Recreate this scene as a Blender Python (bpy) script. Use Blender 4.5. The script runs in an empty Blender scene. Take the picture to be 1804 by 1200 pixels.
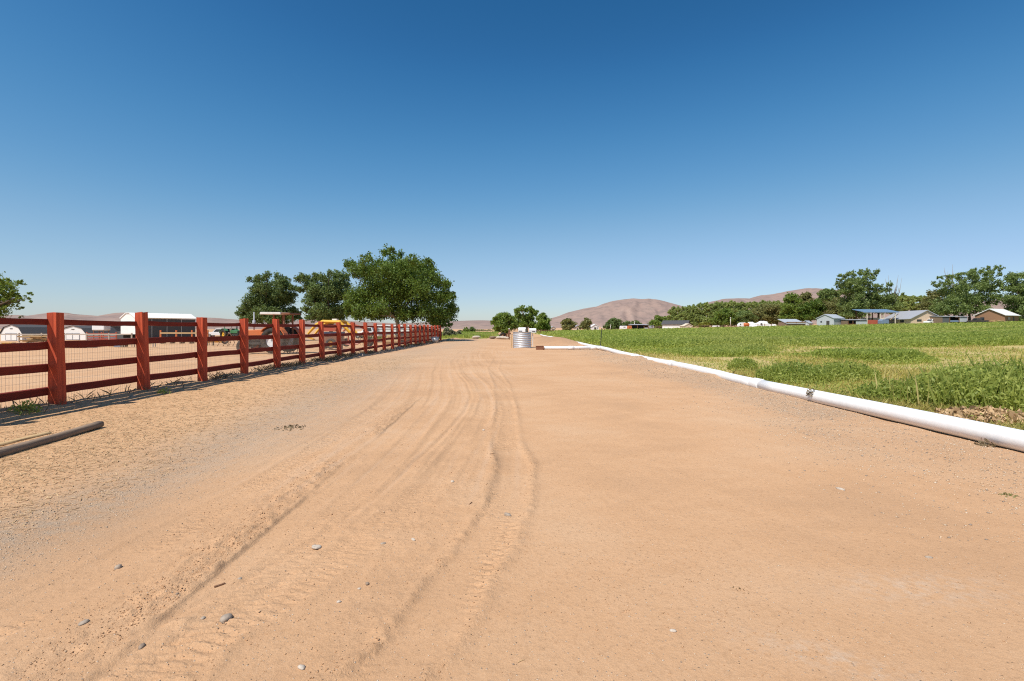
import bpy, math, random
import numpy as np
R = math.radians
rnd = random.Random(11)
sc = bpy.context.scene
COL = sc.collection
FPX, CX, HY, CAMH = 902.0, 902.0, 579.0, 1.25      # lens of the survey: focal length in photo pixels, principal column, eye level row, eye height

# ------------------------------------------------------------------ helpers
def sstep(a, b, x):
    t = np.clip((x - a) / (b - a), 0, 1); return t * t * (3 - 2 * t)
def vnoise(x, y, seed=0):
    x = np.asarray(x, float); y = np.asarray(y, float)
    xi = np.floor(x).astype(np.int64); yi = np.floor(y).astype(np.int64)
    xf = x - xi; yf = y - yi
    def h(a, b):
        n = (a * 374761393 + b * 668265263 + seed * 1442695041) & 0x7fffffff
        n = ((n ^ (n >> 13)) * 1274126177) & 0x7fffffff
        n = (n ^ (n >> 16)) & 0x7fffffff
        return n / 0x7fffffff
    u = xf * xf * (3 - 2 * xf); v = yf * yf * (3 - 2 * yf)
    return (h(xi, yi) * (1 - u) + h(xi + 1, yi) * u) * (1 - v) + (h(xi, yi + 1) * (1 - u) + h(xi + 1, yi + 1) * u) * v
def fbm(x, y, seed=0, o=4):
    s = 0; a = .5
    for k in range(o):
        s = s + a * (vnoise(x, y, seed + k * 17) - .5); x = x * 2.03; y = y * 2.03; a *= .5
    return s
def gz(x, y=0):
    """rise of the land: up gently to the right over the hay field, down gently to the left over the yard"""
    x = np.asarray(x, float)
    return .02 * np.clip(x - 5.6, 0, 300) - .01 * np.clip(-7.6 - x, 0, 150)
def at(px, D):
    x = (px - CX) / FPX * D
    return x, D, float(gz(x))
def zpx(py, D): return CAMH - (py - HY) / FPX * D
def mpx(D): return D / FPX

class MB:
    def __init__(s): s.v = []; s.f = []
    def add(s, vs, fs):
        b = len(s.v); s.v += [tuple(p) for p in vs]; s.f += [tuple(i + b for i in f) for f in fs]
    def box(s, c, d, rot=None, taper=1.0):
        hx, hy, hz = d[0] / 2, d[1] / 2, d[2] / 2
        vs = []
        for z, t in ((-hz, 1), (hz, taper)):
            for x, y in ((-hx, -hy), (hx, -hy), (hx, hy), (-hx, hy)): vs.append((x * t, y * t, z))
        if rot:
            from mathutils import Euler, Vector
            m = Euler(rot).to_matrix(); vs = [tuple(m @ Vector(p)) for p in vs]
        vs = [(p[0] + c[0], p[1] + c[1], p[2] + c[2]) for p in vs]
        s.add(vs, [(3, 2, 1, 0), (4, 5, 6, 7), (0, 1, 5, 4), (1, 2, 6, 5), (2, 3, 7, 6), (3, 0, 4, 7)])
        return s
    def prism(s, prof, axis, a, b):
        """prof: list of 2-D points; axis 'x': points are (y,z); 'y': (x,z); 'z': (x,y)"""
        n = len(prof)
        def P(p, t): return {'x': (t, p[0], p[1]), 'y': (p[0], t, p[1]), 'z': (p[0], p[1], t)}[axis]
        vs = [P(p, a) for p in prof] + [P(p, b) for p in prof]
        fs = [(i, (i + 1) % n, n + (i + 1) % n, n + i) for i in range(n)] + [tuple(range(n))[::-1], tuple(range(n, 2 * n))]
        s.add(vs, fs); return s
    def tube(s, pts, rad, n=8, cap=True):
        from mathutils import Vector
        P = [Vector(p) for p in pts]
        if not isinstance(rad, (list, tuple)): rad = [rad] * len(P)
        vs = []
        for i, p in enumerate(P):
            d = (P[min(i + 1, len(P) - 1)] - P[max(i - 1, 0)]).normalized()
            up = Vector((0, 0, 1)) if abs(d.z) < .9 else Vector((0, 1, 0))
            a = d.cross(up).normalized(); b = a.cross(d)
            for k in range(n):
                t = 2 * math.pi * k / n
                vs.append(tuple(p + (a * math.cos(t) + b * math.sin(t)) * rad[i]))
        fs = []
        for i in range(len(P) - 1):
            for k in range(n):
                fs.append((i * n + k, i * n + (k + 1) % n, (i + 1) * n + (k + 1) % n, (i + 1) * n + k))
        if cap: fs += [tuple(range(n)), tuple(range((len(P) - 1) * n, len(P) * n))[::-1]]
        s.add(vs, fs); return s
    def ring(s, c, axis, R1, R2, w, n=24):
        """wheel-like annulus: outer radius R1, inner R2, width w, round axis 'x' or 'y'"""
        vs = []
        prof = [(R2, -w / 2), (R1 * .93, -w / 2), (R1, -w * .3), (R1, w * .3), (R1 * .93, w / 2), (R2, w / 2)]
        m = len(prof)
        for k in range(n):
            t = 2 * math.pi * k / n; ca, sa = math.cos(t), math.sin(t)
            for r, o in prof:
                p = (o, r * ca, r * sa) if axis == 'x' else (r * ca, o, r * sa)
                vs.append((p[0] + c[0], p[1] + c[1], p[2] + c[2]))
        fs = []
        for k in range(n):
            for j in range(m):
                fs.append((k * m + j, k * m + (j + 1) % m, ((k + 1) % n) * m + (j + 1) % m, ((k + 1) % n) * m + j))
        s.add(vs, fs); return s
    def mesh(s, name, smooth=False):
        me = bpy.data.meshes.new(name); me.from_pydata(s.v, [], s.f)
        if smooth: me.polygons.foreach_set('use_smooth', [True] * len(me.polygons))
        import bmesh
        bm = bmesh.new(); bm.from_mesh(me); bmesh.ops.recalc_face_normals(bm, faces=bm.faces); bm.to_mesh(me); bm.free()
        me.update(); return me

def link(name, me, mat, parent=None, bevel=0):
    o = bpy.data.objects.new(name, me); COL.objects.link(o)
    if mat is not None and len(me.materials) == 0: me.materials.append(mat)
    if parent is not None: o.parent = parent
    if bevel:
        m = o.modifiers.new('bevel', 'BEVEL'); m.width = bevel; m.segments = 2; m.limit_method = 'ANGLE'; m.angle_limit = R(40)
    return o
def part(name, mb, mat, parent, smooth=False, bevel=0, label=None):
    o = link(name, mb.mesh(name, smooth), mat, parent, bevel)
    if label: o['label'] = label
    return o
def tag(o, label=None, cat=None, group=None, kind=None):
    if label: o['label'] = label
    if cat: o['category'] = cat
    if group: o['group'] = group
    if kind: o['kind'] = kind
    return o
def thing(name, label, cat, loc, rz=0, group=None):
    o = bpy.data.objects.new(name, None); COL.objects.link(o)
    o.location = loc; o.rotation_euler = (0, 0, rz); o.empty_display_size = .3
    return tag(o, label, cat, group)
def dup(root, loc, rz=0, scale=None, label=None):
    r = root.copy(); COL.objects.link(r); r.location = loc; r.rotation_euler = (0, 0, rz)
    if scale is not None: r.scale = scale
    if label: r['label'] = label
    for ch in root.children:
        c = ch.copy(); COL.objects.link(c); c.parent = r
        for g in ch.children:
            d = g.copy(); COL.objects.link(d); d.parent = c
    return r
def npmesh(name, V, F, smooth=False, attrs=None):
    V = np.asarray(V, np.float32); F = np.asarray(F, np.int32)
    me = bpy.data.meshes.new(name)
    me.vertices.add(len(V)); me.vertices.foreach_set('co', V.ravel())
    n, k = F.shape
    me.loops.add(n * k); me.loops.foreach_set('vertex_index', F.ravel())
    me.polygons.add(n); me.polygons.foreach_set('loop_start', np.arange(0, n * k, k, dtype=np.int32))
    if smooth: me.polygons.foreach_set('use_smooth', np.ones(n, bool))
    me.update(calc_edges=True)
    for a, val in (attrs or {}).items():
        at_ = me.attributes.new(a, 'FLOAT', 'POINT'); at_.data.foreach_set('value', np.asarray(val, np.float32).ravel())
    return me
def grid(xs, ys, zf):
    X, Y = np.meshgrid(xs, ys); Z = zf(X, Y)
    V = np.stack([X, Y, Z], -1).reshape(-1, 3); nx, ny = len(xs), len(ys)
    i = np.arange(nx * ny).reshape(ny, nx)
    F = np.stack([i[:-1, :-1], i[:-1, 1:], i[1:, 1:], i[1:, :-1]], -1).reshape(-1, 4)
    return V, F, X, Y

# ------------------------------------------------------------------ materials
class NT:
    def __init__(s, name):
        s.m = bpy.data.materials.new(name); s.m.use_nodes = True; s.t = s.m.node_tree; s.t.nodes.clear()
        s.out = s.n('ShaderNodeOutputMaterial')
    def n(s, t, **kw):
        nd = s.t.nodes.new(t)
        for k, v in kw.items(): setattr(nd, k, v)
        return nd
    def l(s, a, b): s.t.links.new(a, b)
    def val(s, sock, v):
        if hasattr(v, 'is_output') or isinstance(v, bpy.types.NodeSocket): s.l(v, sock)
        else: sock.default_value = v if not isinstance(v, tuple) or len(v) == 4 or sock.type == 'VECTOR' else (*v, 1)
    def noise(s, scale, detail=4, vec=None, rough=.55, out='Fac'):
        nd = s.n('ShaderNodeTexNoise'); nd.inputs['Scale'].default_value = scale; nd.inputs['Detail'].default_value = detail
        nd.inputs['Roughness'].default_value = rough
        if vec is not None: s.l(vec, nd.inputs['Vector'])
        return nd.outputs[out]
    def coord(s, scale=None, which='Object'):
        c = s.n('ShaderNodeTexCoord').outputs[which]
        if scale is None: return c
        mp = s.n('ShaderNodeMapping'); mp.inputs['Scale'].default_value = scale; s.l(c, mp.inputs['Vector']); return mp.outputs[0]
    def ramp(s, fac, a, b, lo=0., hi=1.):
        nd = s.n('ShaderNodeMapRange'); nd.clamp = True
        s.l(fac, nd.inputs[0]); nd.inputs[1].default_value = a; nd.inputs[2].default_value = b
        nd.inputs[3].default_value = lo; nd.inputs[4].default_value = hi
        return nd.outputs[0]
    def mix(s, fac, a, b, mode='MIX'):
        nd = s.n('ShaderNodeMix', data_type='RGBA', blend_type=mode)
        s.val(nd.inputs[0], fac); s.val(nd.inputs[6], a); s.val(nd.inputs[7], b); return nd.outputs[2]
    def math(s, op, a, b=0.):
        nd = s.n('ShaderNodeMath', operation=op); s.val(nd.inputs[0], a); s.val(nd.inputs[1], b); return nd.outputs[0]
    def attr(s, name): return s.n('ShaderNodeAttribute', attribute_name=name).outputs['Fac']
    def bump(s, h, strength=.5, dist=.01, normal=None):
        nd = s.n('ShaderNodeBump'); nd.inputs['Strength'].default_value = strength; nd.inputs['Distance'].default_value = dist
        s.l(h, nd.inputs['Height'])
        if normal is not None: s.l(normal, nd.inputs['Normal'])
        return nd.outputs[0]
    def bsdf(s, col, rough=.8, metal=0., normal=None, spec=.3):
        b = s.n('ShaderNodeBsdfPrincipled'); s.val(b.inputs['Base Color'], col); s.val(b.inputs['Roughness'], rough)
        b.inputs['Metallic'].default_value = metal; b.inputs['Specular IOR Level'].default_value = spec
        if normal is not None: s.l(normal, b.inputs['Normal'])
        s.l(b.outputs[0], s.out.inputs[0]); return b

def paint(name, c, rough=.55, dirt=.25, scale=6, metal=0., spec=.4, dc=(.25, .17, .1)):
    """weathered paint or metal: uneven tone, dust specks"""
    t = NT(name); co = t.coord()
    n1 = t.noise(scale, 6, co); n2 = t.noise(scale * 9, 3, co)
    c2 = t.mix(t.ramp(n1, .45, .75, 0, dirt), c, dc)
    c3 = t.mix(t.ramp(n2, .3, .7, 0, .25), c2, tuple(v * .7 for v in c))
    t.bsdf(c3, t.ramp(n1, .3, .7, rough - .1, rough + .2), metal, t.bump(n2, .15, .01), spec); return t.m
def wood(name, c, c2, axis='z', scale=1.0, bump=.5):
    t = NT(name)
    s3 = {'z': (22, 22, 1.2), 'y': (22, 1.2, 22), 'x': (1.2, 22, 22)}[axis]
    v = t.coord(tuple(a * scale for a in s3)); g = t.noise(1.0, 6, v, .65); b = t.noise(3, 3, t.coord())
    col = t.mix(t.ramp(g, .3, .72), c, c2)
    col = t.mix(t.ramp(b, .5, .8, 0, .35), col, tuple(x * .6 for x in c))
    t.bsdf(col, .8, 0, t.bump(g, bump, .012), .2); return t.m
def siding(name, c, pitch=.3, axis='x', rough=.6, metal=0.):
    """ribbed or boarded cladding"""
    t = NT(name); w = t.n('ShaderNodeTexWave'); w.bands_direction = axis.upper(); w.inputs['Scale'].default_value = 1 / pitch / 2 / math.pi * 6.283 / 1
    t.l(t.coord(), w.inputs['Vector'])
    n = t.noise(1.2, 5, t.coord())
    col = t.mix(t.ramp(n, .4, .75, 0, .3), c, tuple(x * .65 for x in c))
    t.bsdf(col, rough, metal, t.bump(w.outputs['Fac'], .5, .03), .3); return t.m
def foliage(name, c1, c2, trans=.3, rough=.55, patch=None):
    t = NT(name)
    ri = t.n('ShaderNodeNewGeometry').outputs['Random Per Island']
    oi = t.n('ShaderNodeObjectInfo').outputs['Random']
    f = t.math('ADD', t.math('MULTIPLY', ri, .8), t.math('MULTIPLY', oi, .2))
    col = t.mix(f, c1, c2)
    if patch: col = t.mix(t.ramp(t.noise(patch[0], 4, t.coord()), .46, .70, 0, .75), col, patch[1])
    b = t.bsdf(col, rough, 0, None, .35)
    tr = t.n('ShaderNodeBsdfTranslucent'); t.l(t.mix(.5, col, (c2[0] * 1.3, c2[1] * 1.3, c2[2] * .8)), tr.inputs[0])
    ms = t.n('ShaderNodeMixShader'); ms.inputs[0].default_value = trans
    t.l(b.outputs[0], ms.inputs[1]); t.l(tr.outputs[0], ms.inputs[2]); t.l(ms.outputs[0], t.out.inputs[0]); return t.m

M = {}
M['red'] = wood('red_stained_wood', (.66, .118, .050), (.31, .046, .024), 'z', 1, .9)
M['red_rail_shaded'] = wood('red_stained_board_shaded', (.23, .033, .018), (.15, .02, .012), 'y', 1, .7)  # shade on the rails put into the colour: darker red than the posts
M['greywood'] = wood('weathered_timber', (.31, .22, .15), (.17, .115, .08), 'x', .7, .9)
M['palewood'] = wood('pale_lumber', (.55, .38, .2), (.42, .27, .13), 'x', .6, .4)
M['brownwood'] = wood('brown_boards', (.22, .11, .06), (.13, .065, .04), 'z', .5, .5)
M['bark'] = wood('tree_bark', (.16, .125, .09), (.08, .06, .045), 'z', .5, 1)
M['palebark'] = wood('pale_mottled_bark', (.42, .37, .30), (.2, .165, .12), 'z', .25, .6)
M['deadwood'] = wood('bleached_branch', (.30, .26, .22), (.2, .17, .14), 'z', .5, .6)
M['wire'] = paint('galvanised_wire', (.50, .42, .34), .5, .3, 4, .3)
M['white'] = paint('white_paint', (.78, .77, .74), .5, .12)
M['whitemetal'] = paint('white_metal_sheet', (.80, .80, .79), .4, .08, 3)
M['offwhite'] = paint('old_white_paint', (.68, .65, .60), .6, .25, 5)
M['cream'] = paint('cream_paint', (.70, .60, .46), .6, .2)
M['tan'] = paint('tan_stucco', (.60, .45, .32), .8, .2, 2)
M['darkroof'] = paint('dark_grey_shingle', (.07, .07, .075), .85, .2, 8)
M['greyroof'] = paint('light_grey_metal_roof', (.36, .37, .40), .55, .15, 2)
M['silver'] = siding('galvanised_sheet', (.50, .53, .57), .25, 'x', .5, .2)
M['greywall'] = siding('pale_grey_siding', (.46, .48, .50), .25, 'x')
M['blueroof'] = siding('blue_metal_roof', (.15, .245, .37), .3, 'x', .45)
M['graphite'] = paint('graphite_siding', (.10, .105, .11), .7, .2, 2)
M['brick'] = paint('reddish_brown_brick', (.30, .16, .09), .85, .3, 5)
M['black'] = paint('black_rubber', (.02, .02, .02), .8, .35, 5)
M['dark'] = paint('dark_steel', (.045, .042, .04), .6, .35, 5)
M['glass'] = paint('dark_window_glass', (.03, .035, .04), .12, .05, 3, 0, .6)
M['orange'] = paint('faded_orange_paint', (.56, .15, .045), .5, .25)
M['yellow'] = paint('yellow_machine_paint', (.70, .38, .03), .5, .25)
M['green'] = paint('green_machine_paint', (.05, .17, .07), .45, .25)
M['redpaint'] = paint('faded_red_paint', (.42, .09, .05), .5, .35)
M['rust'] = paint('rusted_steel', (.22, .09, .05), .85, .5, 5)
M['steel'] = paint('bare_steel', (.45, .45, .44), .45, .3, 5, .6)
M['steelblue'] = paint('blue_grey_steel', (.18, .25, .36), .5, .3)
M['canvas'] = paint('white_canvas', (.80, .79, .76), .8, .08, 1.5)
M['shadecloth'] = paint('grey_shade_cloth', (.07, .075, .08), .9, .15, 2)
M['pinkbeam'] = paint('pink_faded_beam', (.55, .24, .2), .6, .2)
M['tpost'] = paint('dark_green_post_paint', (.02, .04, .025), .6, .2)
M['pvc'] = paint('white_pvc', (.84, .83, .81), .38, .10, 1.4, 0, .45, (.55, .43, .32))
M['galv'] = None
t = NT('galvanised_culvert'); n = t.noise(14, 5, t.coord()); n2 = t.noise(2, 3, t.coord())
t.bsdf(t.mix(t.ramp(n, .35, .7), (.62, .63, .65), (.45, .46, .48)), t.ramp(n2, .3, .7, .42, .55), .45, None, .5); M['galv'] = t.m

M['leaf_syc'] = foliage('sycamore_leaves', (.052, .108, .014), (.165, .232, .036), .34)
M['leaf_oak'] = foliage('dark_oak_leaves', (.080, .130, .040), (.20, .26, .080), .36)
M['leaf_mid'] = foliage('mid_green_leaves', (.10, .165, .026), (.25, .32, .06), .42)
M['leaf_pop'] = foliage('poplar_leaves', (.21, .275, .075), (.38, .43, .14), .48)
M['leaf_cotton'] = foliage('cottonwood_leaves', (.105, .160, .048), (.28, .345, .11), .42)
M['leaf_olive'] = foliage('olive_leaves', (.14, .155, .042), (.28, .27, .10), .36)
M['leaf_sage'] = foliage('grey_sage_leaves', (.14, .145, .085), (.24, .23, .14), .2)
M['leaf_dry'] = foliage('dry_brown_leaves', (.14, .10, .055), (.25, .19, .11), .2)
M['leaf_lime'] = foliage('lime_leaves', (.16, .17, .02), (.25, .24, .03), .3)
M['alfalfa'] = foliage('alfalfa_leaves', (.235, .30, .048), (.455, .50, .120), .47, .55, (.09, (.50, .46, .15)))
M['weed'] = foliage('weed_leaves', (.190, .260, .045), (.46, .49, .125), .48)
M['drygrass'] = foliage('dry_yellow_grass', (.36, .35, .070), (.62, .50, .20), .38)
M['straw'] = foliage('straw', (.30, .18, .085), (.70, .48, .26), .1)

def dirt_material(name, lane):
    t = NT(name); co = t.coord()
    big = t.noise(.45, 6, co, .65); mid = t.noise(3.5, 9, co, .70); fine = t.noise(30, 8, co, .78); grain = t.noise(150, 4, co, .8)
    v = t.n('ShaderNodeTexVoronoi'); v.inputs['Scale'].default_value = 55; v.inputs['Randomness'].default_value = 1; t.l(co, v.inputs['Vector'])
    peb = t.ramp(v.outputs['Distance'], .10, .22, 1, 0)
    vcol = t.n('ShaderNodeSeparateColor'); t.l(v.outputs['Color'], vcol.inputs[0])
    sparse = t.math('GREATER_THAN', vcol.outputs[0], .80)
    A, B, Cc = (.588, .350, .192), (.535, .310, .164), (.605, .398, .242)
    col = t.mix(t.ramp(mid, .32, .68), A, B)
    col = t.mix(t.ramp(big, .48, .68, 0, .6), t.mix(t.ramp(big, .49, .33, 0, .75), col, (.47, .278, .153)), Cc)
    col = t.mix(t.ramp(fine, .50, .72, 0, .6), col, (.34, .20, .11))
    col = t.mix(t.ramp(grain, .54, .74, 0, .55), col, (.68, .50, .35))
    h = t.math('ADD', t.math('MULTIPLY', mid, .22), t.math('MULTIPLY', fine, .55))
    if lane:
        sk = t.attr('streak'); gr = t.attr('gravel'); st = t.attr('straw'); pa = t.attr('pale'); ro = t.attr('rough'); tr = t.attr('tread')
        gn = t.noise(60, 4, co, .8)
        col = t.mix(t.ramp(sk, .04, .36, 0, .42), col, (.57, .39, .26)); col = t.mix(t.ramp(sk, -.04, -.36, 0, .5), col, (.38, .23, .13))
        col = t.mix(t.math('MULTIPLY', t.attr('soil'), t.ramp(fine, .3, .6, .5, .9)), col, (.36, .215, .125))
        gcol = t.mix(t.ramp(gn, .35, .65), (.33, .255, .185), (.52, .41, .305))
        col = t.mix(t.math('MULTIPLY', gr, t.ramp(t.noise(9, 5, co, .7), .32, .66, .05, .8)), col, gcol)
        sv = t.n('ShaderNodeMapping'); sv.inputs['Rotation'].default_value = (0, 0, .5); sv.inputs['Scale'].default_value = (70, 16, 30); t.l(co, sv.inputs['Vector'])
        sn = t.noise(1, 3, sv.outputs[0], .7)
        col = t.mix(t.math('MULTIPLY', st, t.ramp(sn, .42, .64, .05, .85)), col, (.60, .37, .185))
        col = t.mix(t.math('MULTIPLY', pa, t.ramp(t.noise(14, 6, co, .75), .44, .62, 0, .5)), col, (.60, .48, .37))
        w = t.n('ShaderNodeTexWave'); w.bands_direction = 'Y'; w.inputs['Scale'].default_value = 9; w.inputs['Distortion'].default_value = 6
        w.inputs['Detail'].default_value = 2; w.inputs['Detail Scale'].default_value = 4; t.l(co, w.inputs['Vector'])
        cl = t.noise(16, 5, co, .75)
        h = t.math('ADD', h, t.math('MULTIPLY', t.math('MULTIPLY', w.outputs['Fac'], tr), .2))
        h = t.math('ADD', h, t.math('MULTIPLY', t.math('MULTIPLY', cl, ro), 1.6))
        h = t.math('ADD', h, t.math('MULTIPLY', t.math('MULTIPLY', gn, gr), .8))
        sm = t.math('MULTIPLY', sparse, peb)
        col = t.mix(t.math('MULTIPLY', sm, .7), col, t.mix(t.math('GREATER_THAN', vcol.outputs[1], .45), (.22, .15, .10), (.66, .58, .48)))
        h = t.math('ADD', h, t.math('MULTIPLY', sm, .35))
    nm = t.bump(h, .72, .022); nm = t.bump(grain, .4, .006, nm)
    t.bsdf(col, .92, 0, nm, .12); return t.m
M['dirt'] = dirt_material('pale_dirt', False)
M['lane'] = dirt_material('sandy_lane_dirt', True)
t = NT('field_soil'); co = t.coord(); a = t.noise(.22, 5, co, .6); b = t.noise(2.2, 5, co, .65); g = t.attr('green')
c = t.mix(t.ramp(b, .35, .65), (.50, .36, .18), (.42, .35, .115))
c = t.mix(t.math('MULTIPLY', g, t.ramp(b, .25, .6, .55, 1)), c, t.mix(t.ramp(a, .35, .65), (.20, .24, .042), (.26, .29, .065)))
t.bsdf(c, .95, 0, t.bump(b, .8, .08), .1); M['field'] = t.m
t = NT('dry_hazed_hill_grass'); co = t.coord(); a = t.noise(.0022, 6, co, .6); b = t.noise(.012, 5, co, .65)  # dry grass, with the distant haze put into its lightened colours
c = t.mix(t.ramp(a, .35, .65), (.335, .235, .19), (.27, .195, .17))
c = t.mix(t.ramp(b, .48, .66, 0, .75), c, (.20, .155, .135)); c = t.mix(t.ramp(t.noise(.006, 6, t.coord((1, .25, 1)), .7), .55, .72, 0, .6), c, (.42, .31, .25))
t.bsdf(c, .95, 0, None, .05); M['hill'] = t.m
t = NT('gravel_stone'); ri = t.n('ShaderNodeNewGeometry').outputs['Random Per Island']
c = t.mix(t.ramp(ri, 0, .5), (.60, .41, .25), (.47, .35, .24)); c = t.mix(t.math('GREATER_THAN', ri, .68), c, (.58, .47, .35)); c = t.mix(t.math('GREATER_THAN', ri, .86), c, (.27, .215, .17))
t.bsdf(c, .8, 0, None, .3); M['gravel'] = t.m
def stone(name, c):
    t = NT(name); n = t.noise(60, 5, t.coord()); t.bsdf(t.mix(t.ramp(n, .3, .7), c, tuple(x * .6 for x in c)), .75, 0, t.bump(n, .3, .004), .3); return t.m
M['stone_grey'] = stone('grey_stone', (.43, .34, .26)); M['stone_dark'] = stone('dark_stone', (.31, .225, .16)); M['stone_pale'] = stone('pale_stone', (.60, .50, .40))

# ------------------------------------------------------------------ sun, sky, camera
L = np.array((.95, 1.12, -2.27)); L /= np.linalg.norm(L)          # the way the light travels
sun_el = math.asin(-L[2]); sun_az = math.atan2(-L[0], -L[1])     # clockwise from +Y
w = bpy.data.worlds.new('World'); sc.world = w; w.use_nodes = True
nt = w.node_tree; nt.nodes.clear()
sky = nt.nodes.new('ShaderNodeTexSky'); sky.sky_type = 'NISHITA'; sky.sun_disc = False
sky.sun_elevation = sun_el; sky.sun_rotation = sun_az; sky.altitude = 700; sky.air_density = 1.0; sky.dust_density = .7; sky.ozone_density = 6
bg = nt.nodes.new('ShaderNodeBackground'); bg.inputs[1].default_value = .112 * 8
ow = nt.nodes.new('ShaderNodeOutputWorld'); vm = nt.nodes.new('ShaderNodeVectorMath'); vm.operation = 'SCALE'; vm.inputs['Scale'].default_value = 1 / 8; nt.links.new(sky.outputs[0], vm.inputs[0])
cv = nt.nodes.new('ShaderNodeRGBCurve'); nt.links.new(vm.outputs[0], cv.inputs['Color']); nt.links.new(cv.outputs[0], bg.inputs[0])   # film response: deeper zenith blue
for ch, pts in enumerate((((.5, .08), (.78, .23), (.92, .38), (1.24, .82), (2.3, 2.45), (4.04, 4.1), (5, 5)), ((1.0, .7), (1.44, 1.12), (1.67, 1.5), (2.26, 2.38), (3.86, 4.15), (5.47, 5.35)), ((2.2, 2.0), (2.88, 2.7), (3.35, 3.45), (4.26, 4.55), (5.97, 5.95)))):
    c_ = cv.mapping.curves[ch]
    for a, b in pts: c_.points.new(a / 8, b / 8)
cv.mapping.update(); nt.links.new(bg.outputs[0], ow.inputs[0])
from mathutils import Vector
ld = bpy.data.lights.new('sun', 'SUN'); ld.energy = 4.9; ld.angle = R(.5); ld.color = (1, .95, .87)
lo = bpy.data.objects.new('sun', ld); COL.objects.link(lo); lo.rotation_euler = Vector(L).to_track_quat('-Z', 'Y').to_euler(); lo.location = (-20, -12, 50)
cd = bpy.data.cameras.new('camera'); cam = bpy.data.objects.new('camera', cd); COL.objects.link(cam); sc.camera = cam
cd.sensor_width = 36; cd.lens = 18.0; cd.shift_y = -(600 - HY) / 1804; cd.clip_start = .05; cd.clip_end = 20000
cam.location = (0, 0, CAMH); cam.rotation_euler = (R(90), 0, 0)
sc.view_settings.view_transform = 'Standard'; sc.view_settings.look = 'None'; sc.view_settings.exposure = 0.12
sc.cycles.use_denoising = False; sc.cycles.filter_width = 1.15; sc.cycles.max_bounces = 6; sc.cycles.transparent_max_bounces = 4; sc.cycles.diffuse_bounces = 3

# ------------------------------------------------------------------ ground
def logspace2(a, n, lim):
    s = np.geomspace(a, lim, n); return np.concatenate([-s[::-1], [0], s])
xs = np.unique(np.concatenate([np.linspace(-160, 330, 99), -np.geomspace(165, 9000, 26), np.geomspace(335, 9000, 26), [-7.6, 5.6]]))
ys = np.unique(np.concatenate([np.linspace(-30, 220, 60), np.geomspace(225, 9500, 40), [-400, -150]]))
def gbase(X, Y):
    z = gz(X) - .06
    return z + .05 * fbm(X * .15, Y * .15, 5) * (np.abs(X + 40) < 200)
V, F, X, Y = grid(xs, ys, gbase)
tag(link('ground', npmesh('ground', V, F, True), M['dirt']), kind='structure')

def lane_tracks(X, D):
    """centre lines of the ruts worn into the lane, each (x(D), half width, depth)"""
    c1 = -1.56 - .02 * (D - 6)                                                   # crumbly scarp line
    c2 = np.interp(D, [1.8, 2.34, 2.96, 3.7, 4.27, 5.27, 6.33, 7.6, 9.3, 11.5, 14, 19.4, 30, 60], [-1.35, -1.1, -.88, -.72, -.64, -.56, -.48, -.41, -.43, -.70, -1.15, -1.98, -2.6, -2.6])
    c3 = np.interp(D, [1.8, 2.03, 2.57, 2.88, 3.7, 4.68, 5.6, 8, 11, 16], [-.5, -.36, -.26, -.16, -.03, .03, -.07, -.1, -.2, -.6])
    c4 = np.interp(D, [1.8, 3.5, 5.1, 8, 9.9, 14.4, 25, 60], [-1.25, -1.17, -1.14, -1.2, -1.23, -1.9, -3.2, -3.4])
    c5 = np.interp(D, [1.8, 2.68, 4.05, 8, 14, 25, 60], [-2.2, -2.12, -2.0, -2.1, -2.9, -4.0, -4.2])
    return c1, c2, c3, c4, c5
xs = np.unique(np.concatenate([np.arange(-8.9, -4, .11), np.arange(-4, -2.9, .03), np.arange(-2.9, .7, .0145), np.arange(.7, 2.4, .03), np.arange(2.4, 6.31, .055)]))
ys = [1.15]
while ys[-1] < 92: ys.append(ys[-1] + max(.011, .0062 * ys[-1]))
ys = np.array([-4, -1.5, 0, .6] + ys)
lane_attr = {}
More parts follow.
